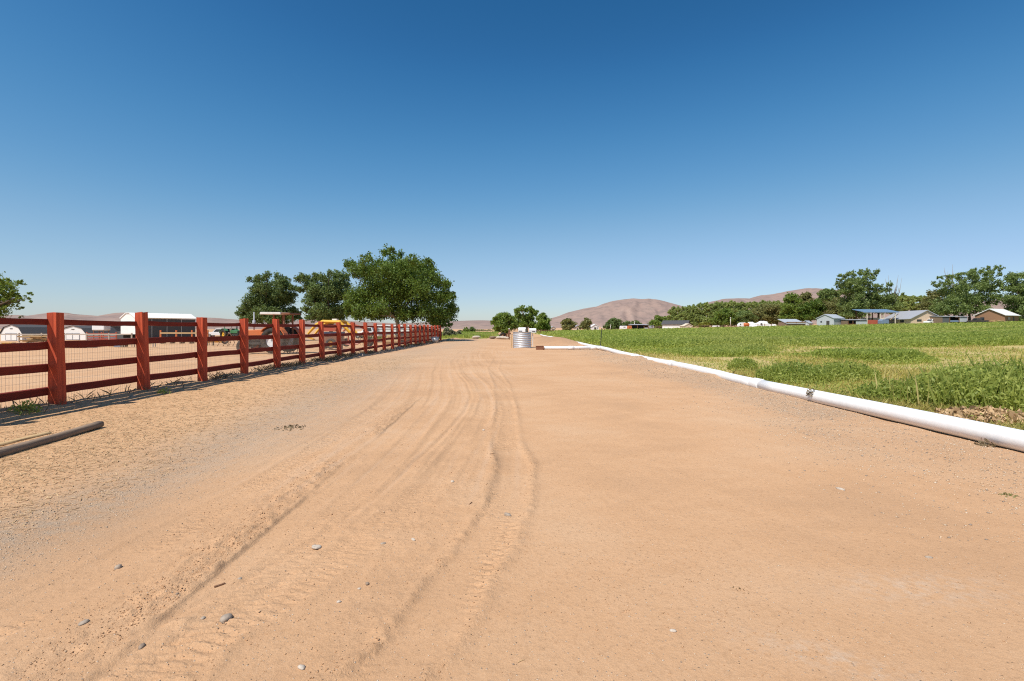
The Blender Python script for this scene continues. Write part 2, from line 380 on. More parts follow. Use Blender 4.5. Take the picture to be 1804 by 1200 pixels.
def lane_z(X, D):
    X0 = X
    X = X + .022 * fbm(X * 3, D * 1.6, 77, 3) + .04 * fbm(X * .7, D * .5, 78, 2)
    z = .030 * fbm(X * .30, D * .22, 3, 3) + .006 * fbm(X * 2.2, D * 2.2, 9, 4)
    c1, c2, c3, c4, c5 = lane_tracks(X, D)
    rough = np.zeros_like(X); tread = np.zeros_like(X)
    def g(d, s): return np.exp(-(d / s) ** 2)
    near = sstep(13, 5, D)
    crumb = np.abs(fbm(X * 11, D * 8, 21, 3)) * 1.6 + .8 * (vnoise(X * 34, D * 26, 31) - .5)
    flake = np.maximum(vnoise(X * 26, D * 17, 33) - .52, 0) * 2.2
    # packed lane right of the scarp about 2 cm lower, a ragged crumbling lip to its left
    lip = c1 + .05 * fbm(X * .3, D * 3.5, 34, 4)
    scarp = sstep(lip + .012, lip - .02, X) * sstep(lip - .8, lip - .25, X) * sstep(11, 6.5, D)
    z += .010 * scarp * (.5 + .9 * vnoise(X * .5, D * .9, 63))
    cr = scarp * g(X - lip + .10, .17) * sstep(.25, .5, vnoise(X * 1.5, D * 1.1, 35))
    rough = np.maximum(rough, cr); z += cr * .020 * (crumb + flake) * near
    for c, hw, dep, r_, t_ in ((c2, .13, .003 + .004 * sstep(5, 8, D), .35, .7), (c3, .15, .006, .8, 1.), (c4, .12, .004, .3, .5), (c5, .14, .005, .12, 1.), (c5 - 1.05, .12, .004, .1, .5), (c2 - .30, .03, .006, .3, 0.)):
        e_ = hw + .03 * fbm(X * .5 + 11 * hw, D * 3, 36, 3)
        d = X - c; m = sstep(e_ + .02, e_ - .02, np.abs(d)); k_ = (.3 + .9 * vnoise(X * .3 + 7 * hw, D * .8, 64)) * sstep(26, 12, D)
        z -= dep * m * k_
        edge = g(np.abs(d) - e_ - .02, .045) * k_; z += dep * .7 * edge
        rough = np.maximum(rough, r_ * edge); z += .012 * r_ * edge * (crumb + flake) * near
        tr_ = t_ * m * sstep(.25, .6, vnoise(X * 3, D * 1.6, 65)); tread = np.maximum(tread, tr_)
        z += .0045 * tr_ * near * np.clip(2.2 * np.sin(D * 2 * np.pi / .058 + 5 * np.abs(d) / hw + 2 * fbm(X * 4, D * 4, 37, 2)), -1, 1)
    st = sstep(-2.0, -1.75, X) * sstep(.2, -.3, X) * sstep(9, 4, D) * sstep(.48, .66, vnoise(X * 3.2, D * 1.5, 61))
    rough = np.maximum(rough, .4 * st); z += .0045 * st * (crumb + flake) * near
    u = X - .5 * (c2 + c5); u = u + .05 * fbm(X * .8, D * .35, 40, 2); lines = vnoise(u * 13, D * .22, 38) * .45 + vnoise(u * 31, D * .45, 39) * .35 + .2 * vnoise(X * 20, D * 5, 41)
    lane_attr['streak'] = (lines - .5) * sstep(-3.6, -2.6, X) * sstep(.3, -.1, X) * sstep(2.5, 5, D) * sstep(45, 25, D)
    # low bank of spoil against the pipe
    b = sstep(3.2, 4.9, X) * sstep(5.5, 5.05, X) * (sstep(10, 13, D) * sstep(26, 19, D) * .75 + .25)
    dark_bank = b; z += b * (.15 * (.2 + 1.1 * vnoise(X * .9, D * .45, 71)) + .10 * fbm(X * 3, D * 2, 72, 4)) - .03 * sstep(4.8, 5.2, X) * sstep(10, 7, D)
    z += .07 * sstep(3.0, 4.2, X) * fbm(X * 1.1, D * .6, 73, 4) * sstep(8, 12, D)
    # the spoil heap between the tank and the pipe, and the rise of the lane far off
    z += .42 * g(X - 3.6, 1.5) * sstep(34, 40, D) * sstep(75, 50, D) * (.6 + .8 * vnoise(X * .8, D * .2, 81))
    # bank at the foot of the fence, lumpy
    z += .10 * g(X + 7.08, .32) * (.3 + 1.3 * vnoise(X * 1.5, D * 1.1, 91)) + .05 * g(X + 7.1, .5) * fbm(X * 5, D * 4, 92, 4)
    pale = np.maximum(g(X - (2.0 + .2 * fbm(X * 2, D * 2, 5)), .45) * g(D - 2.47, .16), g(X - 1.15 - (2.0 - D) * 1.2, .16) * g(D - 1.95, .16))
    pale = np.maximum(pale, .5 * g(X - .2, .6) * g(D - 26, 2.5))
    grav = sstep(2.8, 4.6, X + 1.4 * fbm(X * .5, D * .3, 13, 4)) * sstep(45, 20, D) * (.4 + .6 * sstep(.3, .55, vnoise(X * .9, D * .5, 17)))
    gl = g(X + 3.0 + .16 * np.clip(D - 7, 0, 12) + .5 * fbm(X * .6, D * .5, 15), .48 + .08 * np.clip(D - 3, 0, 14)) * (.7 + .6 * vnoise(X * 1.1, D * .45, 14))
    grav = np.clip(np.maximum(grav, gl), 0, 1)
    far = sstep(14, 24, D) * sstep(-6.6, -5.5, X) * sstep(-1.2, -2.6, X) * .55
    grav = np.maximum(grav, far * (.5 + .6 * vnoise(X * .8, D * .12, 16)))
    straw = sstep(-3.0, -4.7, X + 1.6 * fbm(X * .7, D * .5, 19, 4)) * sstep(-7.6, -7.0, X) * sstep(30, 13, D)
    soil = np.clip(sstep(34, 40, D) * sstep(80, 60, D) * g(X - 3.4, 1.6) + .5 * sstep(3.2, 4.6, X) * sstep(9, 12, D) * sstep(30, 20, D) * sstep(.40, .62, vnoise(X * 1.1, D * .5, 74)), 0, 1)
    lane_attr.update(soil=soil, gravel=grav * np.where(X > 0, .7, 1), straw=straw, pale=np.clip(pale, 0, 1), rough=np.clip(rough, 0, 1), tread=np.clip(tread, 0, 1) * sstep(16, 8, D))
    edge = sstep(-8.9, -7.9, X0) * sstep(6.3, 6.1, X0) * sstep(92, 80, D)
    return gz(X0) + z * edge - .12 * (1 - edge)
V, F, X, Y = grid(xs, ys, lane_z)
tag(link('dirt_lane', npmesh('dirt_lane', V, F, True, lane_attr), M['lane']), kind='structure')
lane_V = V.reshape(len(ys), len(xs), 3); lane_xs, lane_ys = xs, ys
def lane_at(x, y):
    i = int(np.clip(np.searchsorted(lane_xs, x), 1, len(lane_xs) - 1)); j = int(np.clip(np.searchsorted(lane_ys, y), 1, len(lane_ys) - 1))
    return float(lane_V[j, i, 2])
def lane_at_np(x, y):
    i = np.clip(np.searchsorted(lane_xs, x), 1, len(lane_xs) - 1); j = np.clip(np.searchsorted(lane_ys, y), 1, len(lane_ys) - 1)
    return lane_V[j, i, 2]

# hay field soil
def field_green(X, Y):
    d = np.sqrt(Y * Y)
    near = np.maximum(sstep(24, 36, Y + 15 * fbm(X * .25, Y * .18, 7)), .6 * sstep(13, 17, Y) * sstep(.58, .74, vnoise(X * .32, Y * .22, 10)))
    strip = sstep(5.8, 7.4, X + 1.4 * fbm(X * .3, Y * .2, 8))
    return np.clip(near * (.3 + .7 * strip), 0, 1)
xs = np.unique(np.concatenate([np.arange(5.45, 12, .12), np.arange(12, 40, .6), np.arange(40, 300, 4)]))
ys = np.unique(np.concatenate([[-10], np.arange(2, 30, .2), np.arange(30, 60, .8), np.arange(60, 186, 3)]))
fa = {}
def field_z(X, Y):
    fa['green'] = field_green(X, Y)
    e = sstep(5.45, 5.75, X)
    return gz(X) + .05 * fbm(X * 1.1, Y * 1.1, 23) * (Y < 60) + .03 * fbm(X * 4, Y * 4, 24) * (Y < 30) - .15 * (1 - e)
V, F, X, Y = grid(xs, ys, field_z)
tag(link('hay_field', npmesh('hay_field', V, F, True, fa), M['field']), kind='structure')

# far green strip left of the lane
xs = np.arange(-19, -1.9, .8); ys = np.arange(62, 100, 1.5)
V, F, X, Y = grid(xs, ys, lambda X, Y: gz(X) + .10 + .02 * (Y - 62) * .5 - .4 * (1 - sstep(62, 64.5, Y) * sstep(-1.9, -4.0, X) * sstep(-19, -17, X) * sstep(99, 95, Y)))
tag(link('grass_strip', npmesh('grass_strip', V, F, True, {'green': np.ones(X.size)}), M['field']), kind='structure')

# ------------------------------------------------------------------ hills
def hill(prof, D0, depth, seed, base_y):
    px = np.array([p[0] for p in prof], float); py = np.array([p[1] for p in prof], float)
    us = np.linspace(px[0], px[-1], 150); vs = np.linspace(-1, 1, 46)
    U, W = np.meshgrid(us, vs)
    hpx = (base_y - np.interp(U, px, py)) / FPX * D0
    hpx = np.clip(hpx, 0, None) + D0 * .0016 * 0
    D = D0 + W * depth
    ang = (U - CX) / FPX
    spur = fbm(U * .035 + W * .8, W * 3.2, seed, 4)
    fall = np.cos(np.clip(W, -1, 1) * math.pi / 2) ** 1.15
    Z = hpx * fall * (1 + .9 * spur * (1 - fall)) * 1.0 + hpx * .20 * fbm(U * .10 + W * 2, W * 7, seed + 3, 5) * (1 - fall ** 3) + hpx * .02 * fbm(U * .2, W * 0 + 1.5, seed + 9, 2)
    Xw = ang * D; base = zpx(base_y, D0)
    V = np.stack([Xw, D, Z + base * fall - 6 * (1 - fall)], -1).reshape(-1, 3)
    ny, nx = U.shape; i = np.arange(nx * ny).reshape(ny, nx)
    F = np.stack([i[:-1, :-1], i[:-1, 1:], i[1:, 1:], i[1:, :-1]], -1).reshape(-1, 4)
    return V, F
for nm, prof, D0, dep, sd in (
    ('hills', [(-500, 560), (-250, 552), (-100, 556), (0, 556), (33, 555), (45, 557), (75, 553), (105, 550.5), (140, 555), (173, 557), (200, 552), (228, 551), (265, 556), (300, 562), (330, 561), (372, 560), (410, 563), (480, 567), (560, 563), (600, 565), (640, 567), (700, 570), (780, 567), (800, 566), (825, 565), (850, 564.5), (880, 566), (930, 571), (980, 579), (1040, 588)], 3600, 1300, 4),
    ('mountain', [(880, 588), (940, 573), (968, 562), (985, 557), (1000, 551), (1025, 545), (1050, 541), (1065, 535), (1080, 531), (1100, 528), (1115, 526.5), (1130, 528), (1143, 527), (1160, 529), (1180, 534), (1195, 538), (1230, 549), (1280, 562), (1340, 588)], 5200, 1500, 15),
    ('ridge', [(1120, 588), (1180, 560), (1220, 544), (1250, 533), (1262, 530.5), (1275, 527), (1320, 526.5), (1340, 521), (1360, 519.5), (1390, 513.5), (1420, 509), (1440, 508.5), (1460, 511), (1480, 512), (1520, 521), (1560, 533), (1600, 545), (1640, 548), (1700, 538), (1760, 527), (1820, 522), (1950, 520), (2150, 545)], 6800, 1900, 27)):
    V, F = hill(prof, D0, dep, sd, 588)
    tag(link(nm, npmesh(nm, V, F, True), M['hill']), kind='structure')

# ------------------------------------------------------------------ leaf cards, trees
def cards(P, S, rng, N=None, up=.3, aspect=.62):
    """diamond leaf cards at P with size S, normals pulled towards N"""
    n = len(P)
    nr = rng.normal(size=(n, 3)); nr /= np.linalg.norm(nr, axis=1)[:, None]
    if N is not None: nr = nr + N * .55
    nr[:, 2] += up; nr /= np.linalg.norm(nr, axis=1)[:, None]
    a = np.cross(nr, rng.normal(size=(n, 3))); a /= np.linalg.norm(a, axis=1)[:, None] + 1e-9
    b = np.cross(nr, a); S = np.asarray(S)[:, None]
    V = np.stack([P - a * S * .5, P + b * S * aspect * .5 + nr * S * .08, P + a * S * .5, P - b * S * aspect * .5 + nr * S * .08], 1).reshape(-1, 3)
    return V, np.arange(n * 4).reshape(n, 4)
def crown_mesh(name, clumps, leaf, n, seed, mat):
    """clumps: (x, y, z, r). Leaves gather on many small twig-ends inside each clump, so the outline is ragged and sky shows through."""
    rng = np.random.default_rng(seed); Vs = []; Fs = []; base = 0
    rtot = sum(c[3] ** 2 for c in clumps); n = int(n * 2.1)
    for x, y, z, r in clumps:
        k = max(12, int(n * r * r / rtot)); nt_ = max(4, k // 14)
        d = rng.normal(size=(nt_, 3)); d /= np.linalg.norm(d, axis=1)[:, None]
        rad = r * (.25 + .84 * rng.random(nt_) ** .8)
        T = d * rad[:, None] * np.array((1, 1, .85))
        idx = rng.integers(0, nt_, k)
        P = T[idx] + rng.normal(size=(k, 3)) * min(r * .20, leaf * 1.7)
        Nn = d[idx]
        V, F = cards(P + np.array((x, y, z)), leaf * rng.uniform(.55, 1.25, k), rng, Nn)
        Vs.append(V); Fs.append(F + base); base += len(V)
    return npmesh(name, np.concatenate(Vs), np.concatenate(Fs))
def trunk_mb(h, r, targets, seed, lean=0, limbs=8):
    q = random.Random(seed); mb = MB()
    top = (lean * h + q.uniform(-.1, .1), q.uniform(-.1, .1), h)
    pts = [(0, 0, -.15), (lean * h * .3, 0, h * .3), (lean * h * .6, 0.02 * h, h * .62), top]
    mb.tube(pts, [r * 1.25, r, r * .85, r * .7], 9)
    for tg in targets[:limbs]:
        s = q.uniform(.55, 1); p0 = tuple(a * s + b * (1 - s) for a, b in zip(top, pts[2]))
        mid = tuple((a * .5 + b * .5) + q.uniform(-.1, .1) * abs(tg[2] - h) for a, b in zip(p0, tg[:3]))
        mb.tube([p0, mid, tuple(tg[:3])], [r * .5, r * .32, r * .1], 6)
    return mb
def tree_px(name, label, cat, base_px, D, cl, leaf, n, mat, bark, seed, depth=None, trunk_h=None, trunk_r=None, group=None, lean=0, rep=3, limbs=9):
    """tree whose clumps were surveyed in photo pixels (px, py, r); each is repeated through the depth of a rounded crown"""
    q = random.Random(seed); k = mpx(D)
    bx, by, bz = at(base_px, D)
    xs_ = [c[0] for c in cl]; cx = (min(xs_) + max(xs_)) / 2; hw = (max(xs_) - min(xs_)) / 2 + 6
    depth = depth or hw * k * .8
    out = []
    for (px, py, r) in cl:
        z = zpx(py, D) - bz; x = (px - base_px) * k
        room = depth * math.sqrt(max(.06, 1 - ((px - cx) / hw) ** 2))
        for j in range(rep):
            f = (j - (rep - 1) / 2) / max(1, (rep - 1) / 2) if rep > 1 else 0
            dy = f * room * q.uniform(.45, .95) + q.uniform(-.15, .15) * room
            s = 1 - .18 * abs(f)
            out.append((x + q.uniform(-.3, .3) * r * k, dy, z + q.uniform(-.25, .15) * r * k, r * k * s))
    o = thing(name, label, cat, (bx, by, bz), 0, group)
    zs = [c[2] for c in out]; th = trunk_h or (min(zs) + .35 * (max(zs) - min(zs)))
    tg = sorted(out, key=lambda c: q.random())
    part('trunk', trunk_mb(th, trunk_r or (max(zs) * .032 + .05), tg, seed, lean, limbs), bark, o, True)
    link('crown', crown_mesh('crown', out, leaf, n, seed, mat), mat, o)
    return o
tree_px('sycamore_tree', 'large spreading yellow-green tree with pale trunk, biggest tree over the red fence', 'tree', 704, 52,
    [(620, 468, 10), (633, 480, 15), (650, 478, 17), (668, 464, 14), (690, 453, 13), (706, 452, 9), (712, 470, 17), (690, 480, 24), (742, 470, 15), (757, 466, 9), (765, 490, 17), (785, 500, 11),
     (778, 522, 19), (795, 519, 7), (798, 543, 10), (782, 552, 16), (760, 548, 21), (742, 518, 26), (702, 512, 30), (662, 512, 28), (637, 520, 22), (622, 538, 12), (620, 552, 9), (648, 543, 20), (688, 542, 22), (727, 550, 18), (660, 553, 12), (772, 566, 12), (786, 571, 7), (640, 560, 8), (730, 490, 24)],
    .21, 31000, M['leaf_syc'], M['palebark'], 3, 4.6, 2.6, .24, None, -.12)
tree_px('oak_tree', 'dark green tree behind the white tractor canopy, leftmost of the three yard trees', 'tree', 476, 62,
    [(455, 495, 8), (470, 492, 8), (490, 490, 9), (501, 500, 9), (460, 510, 13), (480, 510, 15), (505, 507, 8), (517, 507, 6), (455, 525, 13), (475, 530, 17), (495, 525, 15), (510, 520, 9), (445, 540, 13), (430, 545, 8), (426, 553, 7), (450, 555, 14), (475, 552, 17), (500, 550, 15), (520, 548, 8), (490, 565, 11), (440, 562, 9), (520, 560, 7)],
    .22, 17000, M['leaf_oak'], M['bark'], 5, None, 1.7, .22)
tree_px('oak_tree', 'dark green tree with deep notches standing between two taller neighbours, over the yellow loader', 'tree', 583, 60,
    [(530, 492, 7), (541, 490, 8), (560, 487, 8), (546, 505, 11), (531, 510, 6), (590, 483, 8), (604, 486, 8), (580, 495, 11), (600, 500, 15), (565, 510, 13), (585, 520, 18), (550, 520, 11), (610, 520, 11), (555, 535, 11), (540, 545, 7), (575, 545, 16), (600, 545, 13), (560, 553, 9), (552, 560, 7), (590, 558, 11), (575, 562, 9)],
    .22, 16000, M['leaf_oak'], M['bark'], 6, None, 1.9, .24)
tree_px('leafy_tree', 'bright green tree at the left edge of the photo, only its branch ends in view', 'tree', -25, 48,
    [(4, 494, 7), (15, 495, 5), (20, 514, 6), (6, 520, 8), (38, 525, 4), (27, 529, 5), (3, 538, 6), (11, 543, 4), (2, 556, 4), (-22, 500, 20), (-32, 530, 22), (-55, 515, 26), (-40, 550, 18), (-75, 540, 18), (-12, 520, 12)],
    .22, 7000, M['leaf_mid'], M['bark'], 8)
# middle distance
tree_px('round_tree', 'bright green rounded tree behind the debris left of the corrugated tank', 'tree', 889, 108,
    [(873, 566, 8), (880, 560, 9), (890, 557, 8), (900, 562, 8), (888, 570, 13), (875, 576, 9), (903, 574, 9), (890, 580, 10)], .40, 4200, M['leaf_mid'], M['bark'], 9, None, 1.0, .2)
tree_px('cottonwood_tree', 'tall open tree with gaps in its crown behind the round tree', 'tree', 928, 165,
    [(909, 546, 5), (918, 544, 6), (925, 545, 5), (933, 545, 6), (943, 550, 5), (938, 548, 5), (914, 556, 7), (925, 560, 8), (937, 558, 7), (920, 570, 10), (935, 572, 10), (910, 568, 6)], .6, 3600, M['leaf_mid'], M['deadwood'], 10, None, 4, .35)
tree_px('bushy_tree', 'dark dense tree at the right end of the clump behind the mailboxes', 'tree', 957, 160,
    [(950, 560, 6), (958, 557, 6), (964, 564, 6), (957, 569, 10), (950, 575, 8), (963, 577, 7)], .55, 2600, M['leaf_mid'], M['bark'], 12, None, 1.5, .3)
for lab, px, D, cl, mt, sd in (
    ('olive round tree alone in front of the pink mountain, left of two', 1000, 200, [(994, 569, 6), (1001, 565, 5), (1007, 571, 6), (1000, 575, 8)], 'leaf_olive', 14),
    ('slim green tree left of the dark fence stake', 1032, 200, [(1034, 564, 4), (1036, 569, 5), (1030, 572, 6), (1034, 577, 6), (1024, 575, 4)], 'leaf_olive', 16),
    ('dark round tree at the foot of the mountain, right of the dark fence stake', 1080, 230, [(1073, 568, 5), (1081, 566, 6), (1090, 568, 5), (1080, 573, 8), (1070, 575, 5), (1090, 574, 5)], 'leaf_oak', 17),
    ('small dark tree left of the open shed', 1104, 240, [(1099, 572, 4), (1105, 570, 4), (1110, 574, 4)], 'leaf_oak', 18),
    ('small dark tree behind the open shed roof', 1120, 260, [(1115, 570, 4), (1122, 569, 4), (1127, 571, 3)], 'leaf_oak', 28),
    ('green spreading tree left of the white house with grey roof', 1162, 215, [(1152, 567, 6), (1160, 561, 6), (1169, 563, 6), (1160, 570, 9), (1174, 570, 6), (1147, 572, 4)], 'leaf_mid', 19)):
    tree_px('field_tree', lab, 'tree', px, D, cl, .0036 * D, 1900, M[mt], M['bark'], sd, None, 1.2, .2)
# poplar grove
pop_protos = []
for s in range(5):
    q = random.Random(100 + s); h = 19
    cl = []
    for i in range(22):
        z = q.uniform(.10, 1.0); wdt = 3.2 * math.sin(math.pi * min(1, .18 + z * .80)) ** .7
        a = q.uniform(0, 6.28); rr = wdt * q.uniform(.2, .75)
        cl.append((rr * math.cos(a), rr * math.sin(a), z * h * .95, q.uniform(1.3, 2.0) * (1.15 - .5 * z)))
    pop_protos.append((crown_mesh('crown', cl, 1.2, 2300, 100 + s, M['leaf_pop']), trunk_mb(9, .22, [(0, 0, 18)] + cl, s, 0, 4).mesh('trunk', True)))
for me, tm in pop_protos: me.materials.append(M['leaf_pop']); tm.materials.append(M['palebark'])
def poplar(x, y, s, k, rz, label):
    o = thing('poplar_tree', label, 'tree', (x, y, float(gz(x))), rz, 'poplars of the far grove')
    link('crown', pop_protos[k][0], None, o); link('trunk', pop_protos[k][1], None, o); o.scale = (s * 1.05, s * 1.05, s)
q = random.Random(5)
ptop = [(1176, 541), (1182, 538), (1195, 536), (1215, 535), (1240, 531), (1262, 529), (1300, 528), (1340, 528), (1380, 528)]
for row, (D, off, st) in enumerate(((330, 0, 7.5), (352, 3, 8.5), (380, 1, 9.5))):
    px = 1180 + off + row * 3
    while px < 1392:
        y_t = float(np.interp(px, [p[0] for p in ptop], [p[1] for p in ptop])) + q.uniform(-1, 4) + (2 - row) * 1.2
        x, yy, z = at(px, D + q.uniform(-7, 7)); h = zpx(y_t, D) - z
        poplar(x, yy, h / 19, q.randrange(5), q.uniform(0, 6.28), 'tall green poplar in the dense grove behind the white house and horse trailer')
        px += st * q.uniform(.7, 1.3)
for row, (D, st) in enumerate(((360, 9), (392, 10))):                           # the part seen between the big trees on the right
    px = 1575 + row * 4
    while px < 1655:
        x, yy, z = at(px, D + q.uniform(-7, 7)); h = zpx(519 + q.uniform(-1, 3), D) - z
        o = poplar(x, yy, h / 19, q.randrange(5), q.uniform(0, 6.28), 'green tree of the far wood behind the tan house and low grey shed')
        px += st * q.uniform(.7, 1.3)
# named trees along the far edge of the field
for nm, lab, px, D, cl, mt, n, sd, th in (
    ('bare_topped_tree', 'brownish thin-leaved tree in front of the poplars, behind the white tarp pile', 1352, 240, [(1335, 550, 9), (1347, 545, 9), (1358, 541, 9), (1367, 548, 9), (1340, 560, 10), (1356, 560, 11), (1370, 562, 8)], 'leaf_olive', 2600, 31, 4),
    ('bushy_tree', 'low green tree in front of the poplars, right of the yellow bush', 1275, 235, [(1268, 556, 8), (1280, 552, 9), (1287, 562, 8), (1272, 567, 7), (1260, 564, 8)], 'leaf_mid', 2000, 32, 3),
    ('bushy_tree', 'low dark tree above the orange trailer and white truck', 1306, 235, [(1298, 560, 8), (1310, 555, 9), (1322, 560, 8), (1312, 567, 8), (1298, 568, 6)], 'leaf_cotton', 2000, 33, 3),
    ('cottonwood_tree', 'dense green tree directly left of the grey gabled barn roofs, over the low grey roof', 1395, 215, [(1388, 527, 7), (1394, 522, 7), (1400, 530, 8), (1386, 540, 10), (1400, 545, 12), (1390, 556, 11), (1404, 560, 10), (1383, 561, 7)], 'leaf_mid', 3000, 34, 4),
    ('cottonwood_tree', 'grey-green feathery tree rising behind the green pair near the grey barn', 1421, 235, [(1414, 524, 6), (1420, 519, 6), (1425, 526, 6), (1420, 534, 10), (1412, 540, 8), (1427, 540, 8)], 'leaf_olive', 1900, 35, 6),
    ('leafy_tree', 'yellow-green tree with brownish lower leaves left of the grey barn', 1428, 210, [(1418, 545, 9), (1430, 538, 9), (1440, 535, 7), (1446, 545, 9), (1432, 552, 12), (1418, 558, 8), (1446, 560, 7)], 'leaf_syc', 2600, 36, 3),
    ('cottonwood_tree', 'dark round-headed tree right behind the grey barn', 1459, 225, [(1450, 518, 7), (1460, 514, 7), (1469, 518, 7), (1456, 526, 9), (1470, 528, 8), (1446, 528, 5)], 'leaf_cotton', 2200, 37, 6),
    ('leafy_tree', 'pale brown and olive tree between the grey barn and the tallest right-hand tree', 1472, 205, [(1465, 537, 8), (1478, 532, 9), (1486, 542, 10), (1470, 549, 10), (1486, 557, 9), (1460, 552, 7), (1494, 550, 7)], 'leaf_olive', 2600, 38, 3),
    ('cottonwood_tree', 'tallest tree on the right with forked crown, above the blue pole barn', 1506, 190, [(1487, 485, 5), (1490, 500, 8), (1484, 492, 4), (1500, 497, 8), (1508, 482, 6), (1515, 478, 5), (1530, 480, 6), (1537, 484, 4), (1524, 490, 7), (1512, 495, 9), (1526, 502, 7), (1498, 508, 9), (1510, 510, 11), (1505, 524, 12), (1486, 514, 6), (1514, 535, 12), (1498, 538, 12), (1506, 550, 13), (1490, 556, 8)], 'leaf_cotton', 5200, 39, 6),
    ('cottonwood_tree', 'ragged dark tree behind the blue roof with a bare top', 1548, 195, [(1532, 508, 6), (1536, 520, 9), (1550, 504, 6), (1553, 512, 6), (1548, 525, 10), (1560, 530, 9), (1532, 538, 11), (1550, 542, 12), (1567, 542, 9), (1576, 520, 5), (1574, 532, 7)], 'leaf_cotton', 3600, 40, 5),
    ('leafy_tree', 'olive tree left of the big twin-trunk tree, above the tan house end', 1645, 190, [(1640, 525, 6), (1650, 518, 8), (1636, 537, 8), (1648, 535, 11), (1632, 548, 8), (1644, 550, 11), (1660, 540, 10)], 'leaf_olive', 3000, 41, 3),
    ('cottonwood_tree', 'big tree with two dark trunks and dead top twigs over the low grey shed', 1708, 175, [(1660, 488, 4), (1660, 498, 6), (1672, 500, 7), (1685, 484, 5), (1690, 490, 5), (1676, 512, 9), (1686, 508, 8), (1708, 484, 7), (1717, 477, 6), (1727, 480, 6), (1740, 474, 5), (1745, 478, 4), (1738, 486, 6), (1720, 492, 11), (1735, 500, 10), (1749, 503, 5), (1725, 510, 12), (1705, 505, 9), (1690, 525, 13), (1710, 525, 12), (1728, 525, 12), (1747, 514, 5), (1744, 524, 7), (1670, 530, 12), (1680, 545, 12), (1700, 545, 12), (1660, 545, 10), (1718, 543, 9), (1742, 534, 6), (1722, 556, 6)], 'leaf_cotton', 8000, 42, 7),
    ('cottonwood_tree', 'dark tree at the right edge of the photo beside the white-roofed house', 1795, 165, [(1784, 492, 6), (1792, 486, 8), (1803, 484, 8), (1779, 508, 7), (1790, 505, 13), (1808, 505, 12), (1777, 526, 7), (1788, 528, 14), (1808, 528, 14), (1785, 545, 9), (1800, 548, 13), (1782, 560, 7), (1795, 562, 10), (1820, 515, 16)], 'leaf_cotton', 5200, 43, 4),
    ('yellow_bush', 'yellow-green bush by the far wire fence right of the white house', 1241, 215, [(1235, 572, 3), (1241, 571, 3.5), (1246, 573, 3)], 'leaf_lime', 700, 44, .5)):
    tree_px(nm, lab, 'bush' if 'bush' in nm and 'tree' not in nm else 'tree', px, D, [(a, b, r * 1.0) for a, b, r in cl], .0032 * D, int(n * 1.7), M[mt], M['bark'], sd, None, th, .0021 * D)
# leafless snags
for k, (px, top, lab) in enumerate(((1572, 484, 'leafless dead tree with forked grey limbs right of the blue pole barn'), (1681, 466, 'thin leafless dead limbs sticking up from the big twin-trunk tree'))):
    D = 193 if k == 0 else 178; x, y, z = at(px, D); h = zpx(top, D) - z; qq = random.Random(70 + k); mb = MB()
    mb.tube([(0, 0, -.2), (.1, 0, h * .35), (-.1, .1, h * .6)], [.32, .24, .16], 7)
    for i in range(11):
        a = qq.uniform(-1.2, 1.2); z0 = h * qq.uniform(.35, .6); e = (a * h * .16, qq.uniform(-1, 1), h * qq.uniform(.72, 1.0))
        m = (e[0] * .75, e[1] * .5, (z0 + e[2]) / 2); mb.tube([(0, 0, z0), m, e], [.12, .08, .03], 5)
        mb.tube([m, (m[0] + qq.uniform(-1, 1), m[1], m[2] + h * .15)], [.05, .02], 4)
    tag(link('dead_tree', mb.mesh('dead_tree', True), M['deadwood']), lab, 'dead tree').location = (x, y, z)
# sage and far bushes left of centre
for lab, px, D, py, r, mt, sd in (
    ('grey sage bush right beside the end post of the red fence', 787, 66, 586, 5, 'leaf_sage', 50), ('pale grey sage bush, second from the red fence end', 796, 70, 586, 5, 'leaf_sage', 51),
    ('pale sage bush beside the green strip, nearest the lane', 808, 74, 587, 4, 'leaf_sage', 52), ('small dark bush behind the sage near the fence end', 787, 120, 581, 4, 'leaf_oak', 53),
    ('green pointed shrub in front of the left hills, tallest of the far shrubs', 821, 130, 583, 5, 'leaf_mid', 54), ('dark green shrub right of the pointed far shrub', 831, 135, 582, 5, 'leaf_oak', 55), ('low green shrub at the left end of the far shrubs', 811, 140, 585, 3, 'leaf_oak', 56)):
    cl = [(px - r * .5, py + 1, r * .7), (px + r * .5, py, r * .7), (px, py - r * .5, r * .7), (px, py + r * .4, r * .8), (px - r, py + r * .5, r * .5), (px + r, py + r * .5, r * .5)]
    tree_px('shrub', lab, 'shrub', px, D, cl, .0036 * D, 700, M[mt], M['bark'], sd, None, .3, .05, None, 0, 2, 5)
g_ = [(px_, 583) for px_ in range(836, 866, 4)]
for i, (px_, py_) in enumerate(g_):
    D = 330; cl = [(px_, py_, 2.2), (px_ + 1.5, py_ + 1, 1.8), (px_ - 1.2, py_ + 1.2, 1.8)]
    tree_px('far_tree', 'tiny round tree in the distant row below the left hills', 'tree', px_, D, cl, 1.0, 160, M['leaf_oak'], M['bark'], 300 + i, None, .8, .15, 'trees of the distant row', 0, 2, 2)
